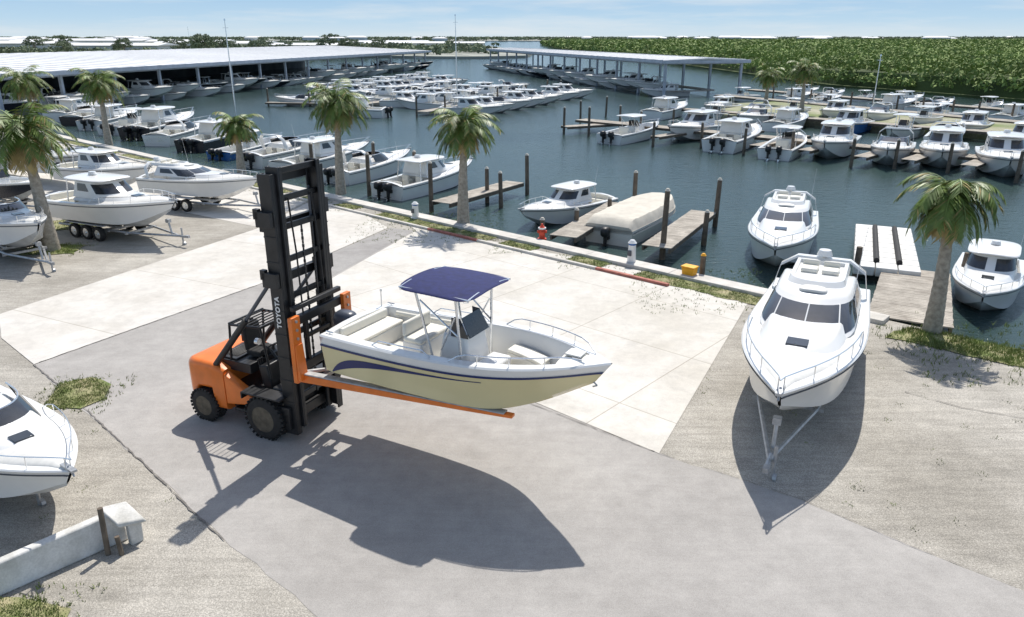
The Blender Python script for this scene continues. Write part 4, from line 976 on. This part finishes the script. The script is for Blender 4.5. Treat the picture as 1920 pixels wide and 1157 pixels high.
# ------------------------------------------------------------------ small objects on the quay
hy=thing('fire_hydrant','red and white fire hydrant standing in the grass strip','fire hydrant',(1.25,30.25,0))
mb=MB(); mb.tube((0,0,0),(0,0,.5),.13,0,14,.12); mb.tube((0,0,.04),(0,0,.1),.19,0,14); mb.tube((0,0,.5),(0,0,.66),.16,0,14,.05); mb.tube((0,0,.66),(0,0,.72),.04,0,8); mb.tube((-.2,0,.38),(.2,0,.38),.06,0,10); mb.tube((0,-.2,.34),(0,0,.34),.08,0,10); mb.build('body',['red'],hy)
mb=MB(); mb.tube((0,0,.5),(0,0,.56),.165,0,14); mb.build('collar',['white'],hy)
for x,y,hh in [(4.45,26.75,.95),(-4.5,34.2,.8)]:
    pd=thing('power_pedestal','white dock power pedestal with blue band on the seawall','power pedestal',(x,y,0),-41,'dock power pedestals')
    mb=MB(); mb.tube((0,0,0),(0,0,hh*.8),.17,0,16,.14); mb.tube((0,0,0),(0,0,.08),.22,0,16); mb.tube((0,0,hh*.88),(0,0,hh),.17,0,16,.08); mb.build('post',['white'],pd)
    mb=MB(); mb.tube((0,0,hh*.8),(0,0,hh*.88),.13,0,16); mb.build('light_band',['blue'],pd)
    mb=MB(); mb.box((.0,-.17,hh*.5),(.16,.06,.2)); mb.build('socket_cover',['grey'],pd,bevel=.01)
yb=thing('plastic_box','orange yellow plastic box with lid beside the kerb','box',(6.25,25.15,0),-41)
mb=MB(); mb.hexa([(-.2,-.14,0),(.2,-.14,0),(.2,.14,0),(-.2,.14,0),(-.24,-.17,.38),(.24,-.17,.38),(.24,.17,.38),(-.24,.17,.38)]); mb.build('body',['yellow'],yb,bevel=.02)
mb=MB(); mb.box((0,0,.41),(.52,.38,.05)); mb.build('lid',['yellow'],yb,bevel=.015)
bo=thing('bollard','short wooden bollard with yellow top on the seawall','bollard',(6.75,25.35,0.0))
mb=MB(); mb.tube((0,0,0),(0,0,.75),.1,0,12,.095); mb.build('post',['wood_dark'],bo); mb=MB(); mb.tube((0,0,.75),(0,0,.83),.1,0,12,.05); mb.build('cap',['yellow'],bo)
for x,y,h_ in [(-30.9,86,10.3),(-7.3,103,11.2),(44,94,6.5),(-122,300,12)]:
    fp=thing('mast_pole','tall slim white pole rising above the moored boats','pole',(x,y,-.7),0,'tall poles in the marina')
    mb=MB(); mb.tube((0,0,0),(0,0,h_),.09,0,10,.04); mb.build('shaft',['alu'],fp); mb=MB(); mb.tube((0,0,h_),(0,0,h_+.2),.09,0,8,.07); mb.box((0,0,h_*.93),(.6,.05,.05)); mb.build('cross_arm',['alu'],fp)
bw=thing('barrier_block','broken white concrete barrier lying beside gravel','barrier',(-8.27,8.80,0),47)
mb=MB()
mb.hexa([(-1.4,-.12,0),(2.5,-.12,0),(2.5,.12,0),(-1.4,.12,0),(-1.4,-.08,.50),(2.45,-.08,.58),(2.45,.08,.58),(-1.4,.08,.50)])
M['dirtywhite']=ground_mat('dirty_white_paint',(.50,.49,.45),(.74,.73,.70),speck=.08,big=1.5,fine=30,bump=.2,stain=.2)
mb.build('wall',['dirtywhite'],bw,bevel=.03)
mb=MB(); mb.hexa([(2.3,-.36,.44),(2.75,-.40,.36),(2.65,.1,.52),(2.2,.1,.60),(2.3,-.34,.52),(2.70,-.38,.44),(2.62,.1,.60),(2.2,.1,.68)])
mb.hexa([(2.45,-.35,0),(2.66,-.33,0),(2.66,-.2,0),(2.45,-.2,0),(2.45,-.35,.45),(2.68,-.33,.42),(2.68,-.2,.44),(2.45,-.2,.46)]); mb.build('end_cap',['dirtywhite'],bw,bevel=.02)
mb=MB(); mb.tube((2.1,-.28,0),(2.14,-.22,.85),.045,0,8); mb.build('post',['wood_dark'],bw)
mb=MB(); mb.tube((2.25,-.45,0),(2.24,-.42,.35),.04,0,8); mb.build('post',['wood_dark'],bw)

# ------------------------------------------------------------------ far buildings
for x,y,wx,wy,hh,rt in [(-250,380,70,26,6.0,5),(-175,350,46,18,5.2,-3),(-160,430,60,22,5.5,0),(-105,400,34,14,4.8,8),(-70,520,50,16,4.8,0),(-95,610,60,18,5,0),(-300,560,90,30,6.5,0),(-420,600,100,30,7,0),(-30,560,20,12,4.5,0),(-210,520,50,20,6,3)]:
    b=thing('warehouse','low white warehouse with pale roof among distant trees','building',(x,y,.2),rt,'distant white buildings')
    mb=MB(); mb.box((0,0,hh*.4),(wx,wy,hh*.8)); mb.build('wall',['wall'],b)
    mb=MB(); mb.add([(-wx/2-1,-wy/2-1,hh*.8),(wx/2+1,-wy/2-1,hh*.8),(wx/2+1,0,hh),(-wx/2-1,0,hh),(wx/2+1,wy/2+1,hh*.8),(-wx/2-1,wy/2+1,hh*.8)],[(0,1,2,3),(3,2,4,5),(1,4,2),(0,3,5)]); mb.build('roof',['roof'],b)
    for i in range(int(wx/8)): mb=MB(); mb.box((-wx/2+4+i*8,-wy/2-.06,hh*.32),(3,.1,hh*.45)); mb.build('window',['glass'],b)
for i in range(46):
    yy=R.uniform(1450,1500) if i%2 else R.uniform(1550,3200); xx=R.uniform(-.7*yy,.75*yy)
    b=thing('house','small white house on the far horizon shore','house',(xx,yy,.4),R.uniform(-30,30),'distant houses'); wx=R.uniform(18,50); wy=16;hh=R.uniform(6,9)
    mb=MB(); mb.box((0,0,hh*.35),(wx,wy,hh*.7)); mb.build('wall',['wall'],b)
    mb=MB(); mb.add([(-wx/2-1,-wy/2-1,hh*.7),(wx/2+1,-wy/2-1,hh*.7),(wx/2-4,0,hh),(-wx/2+4,0,hh),(wx/2+1,wy/2+1,hh*.7),(-wx/2-1,wy/2+1,hh*.7)],[(0,1,2,3),(3,2,4,5),(1,4,2),(0,3,5)]); mb.build('roof',['roof'],b)
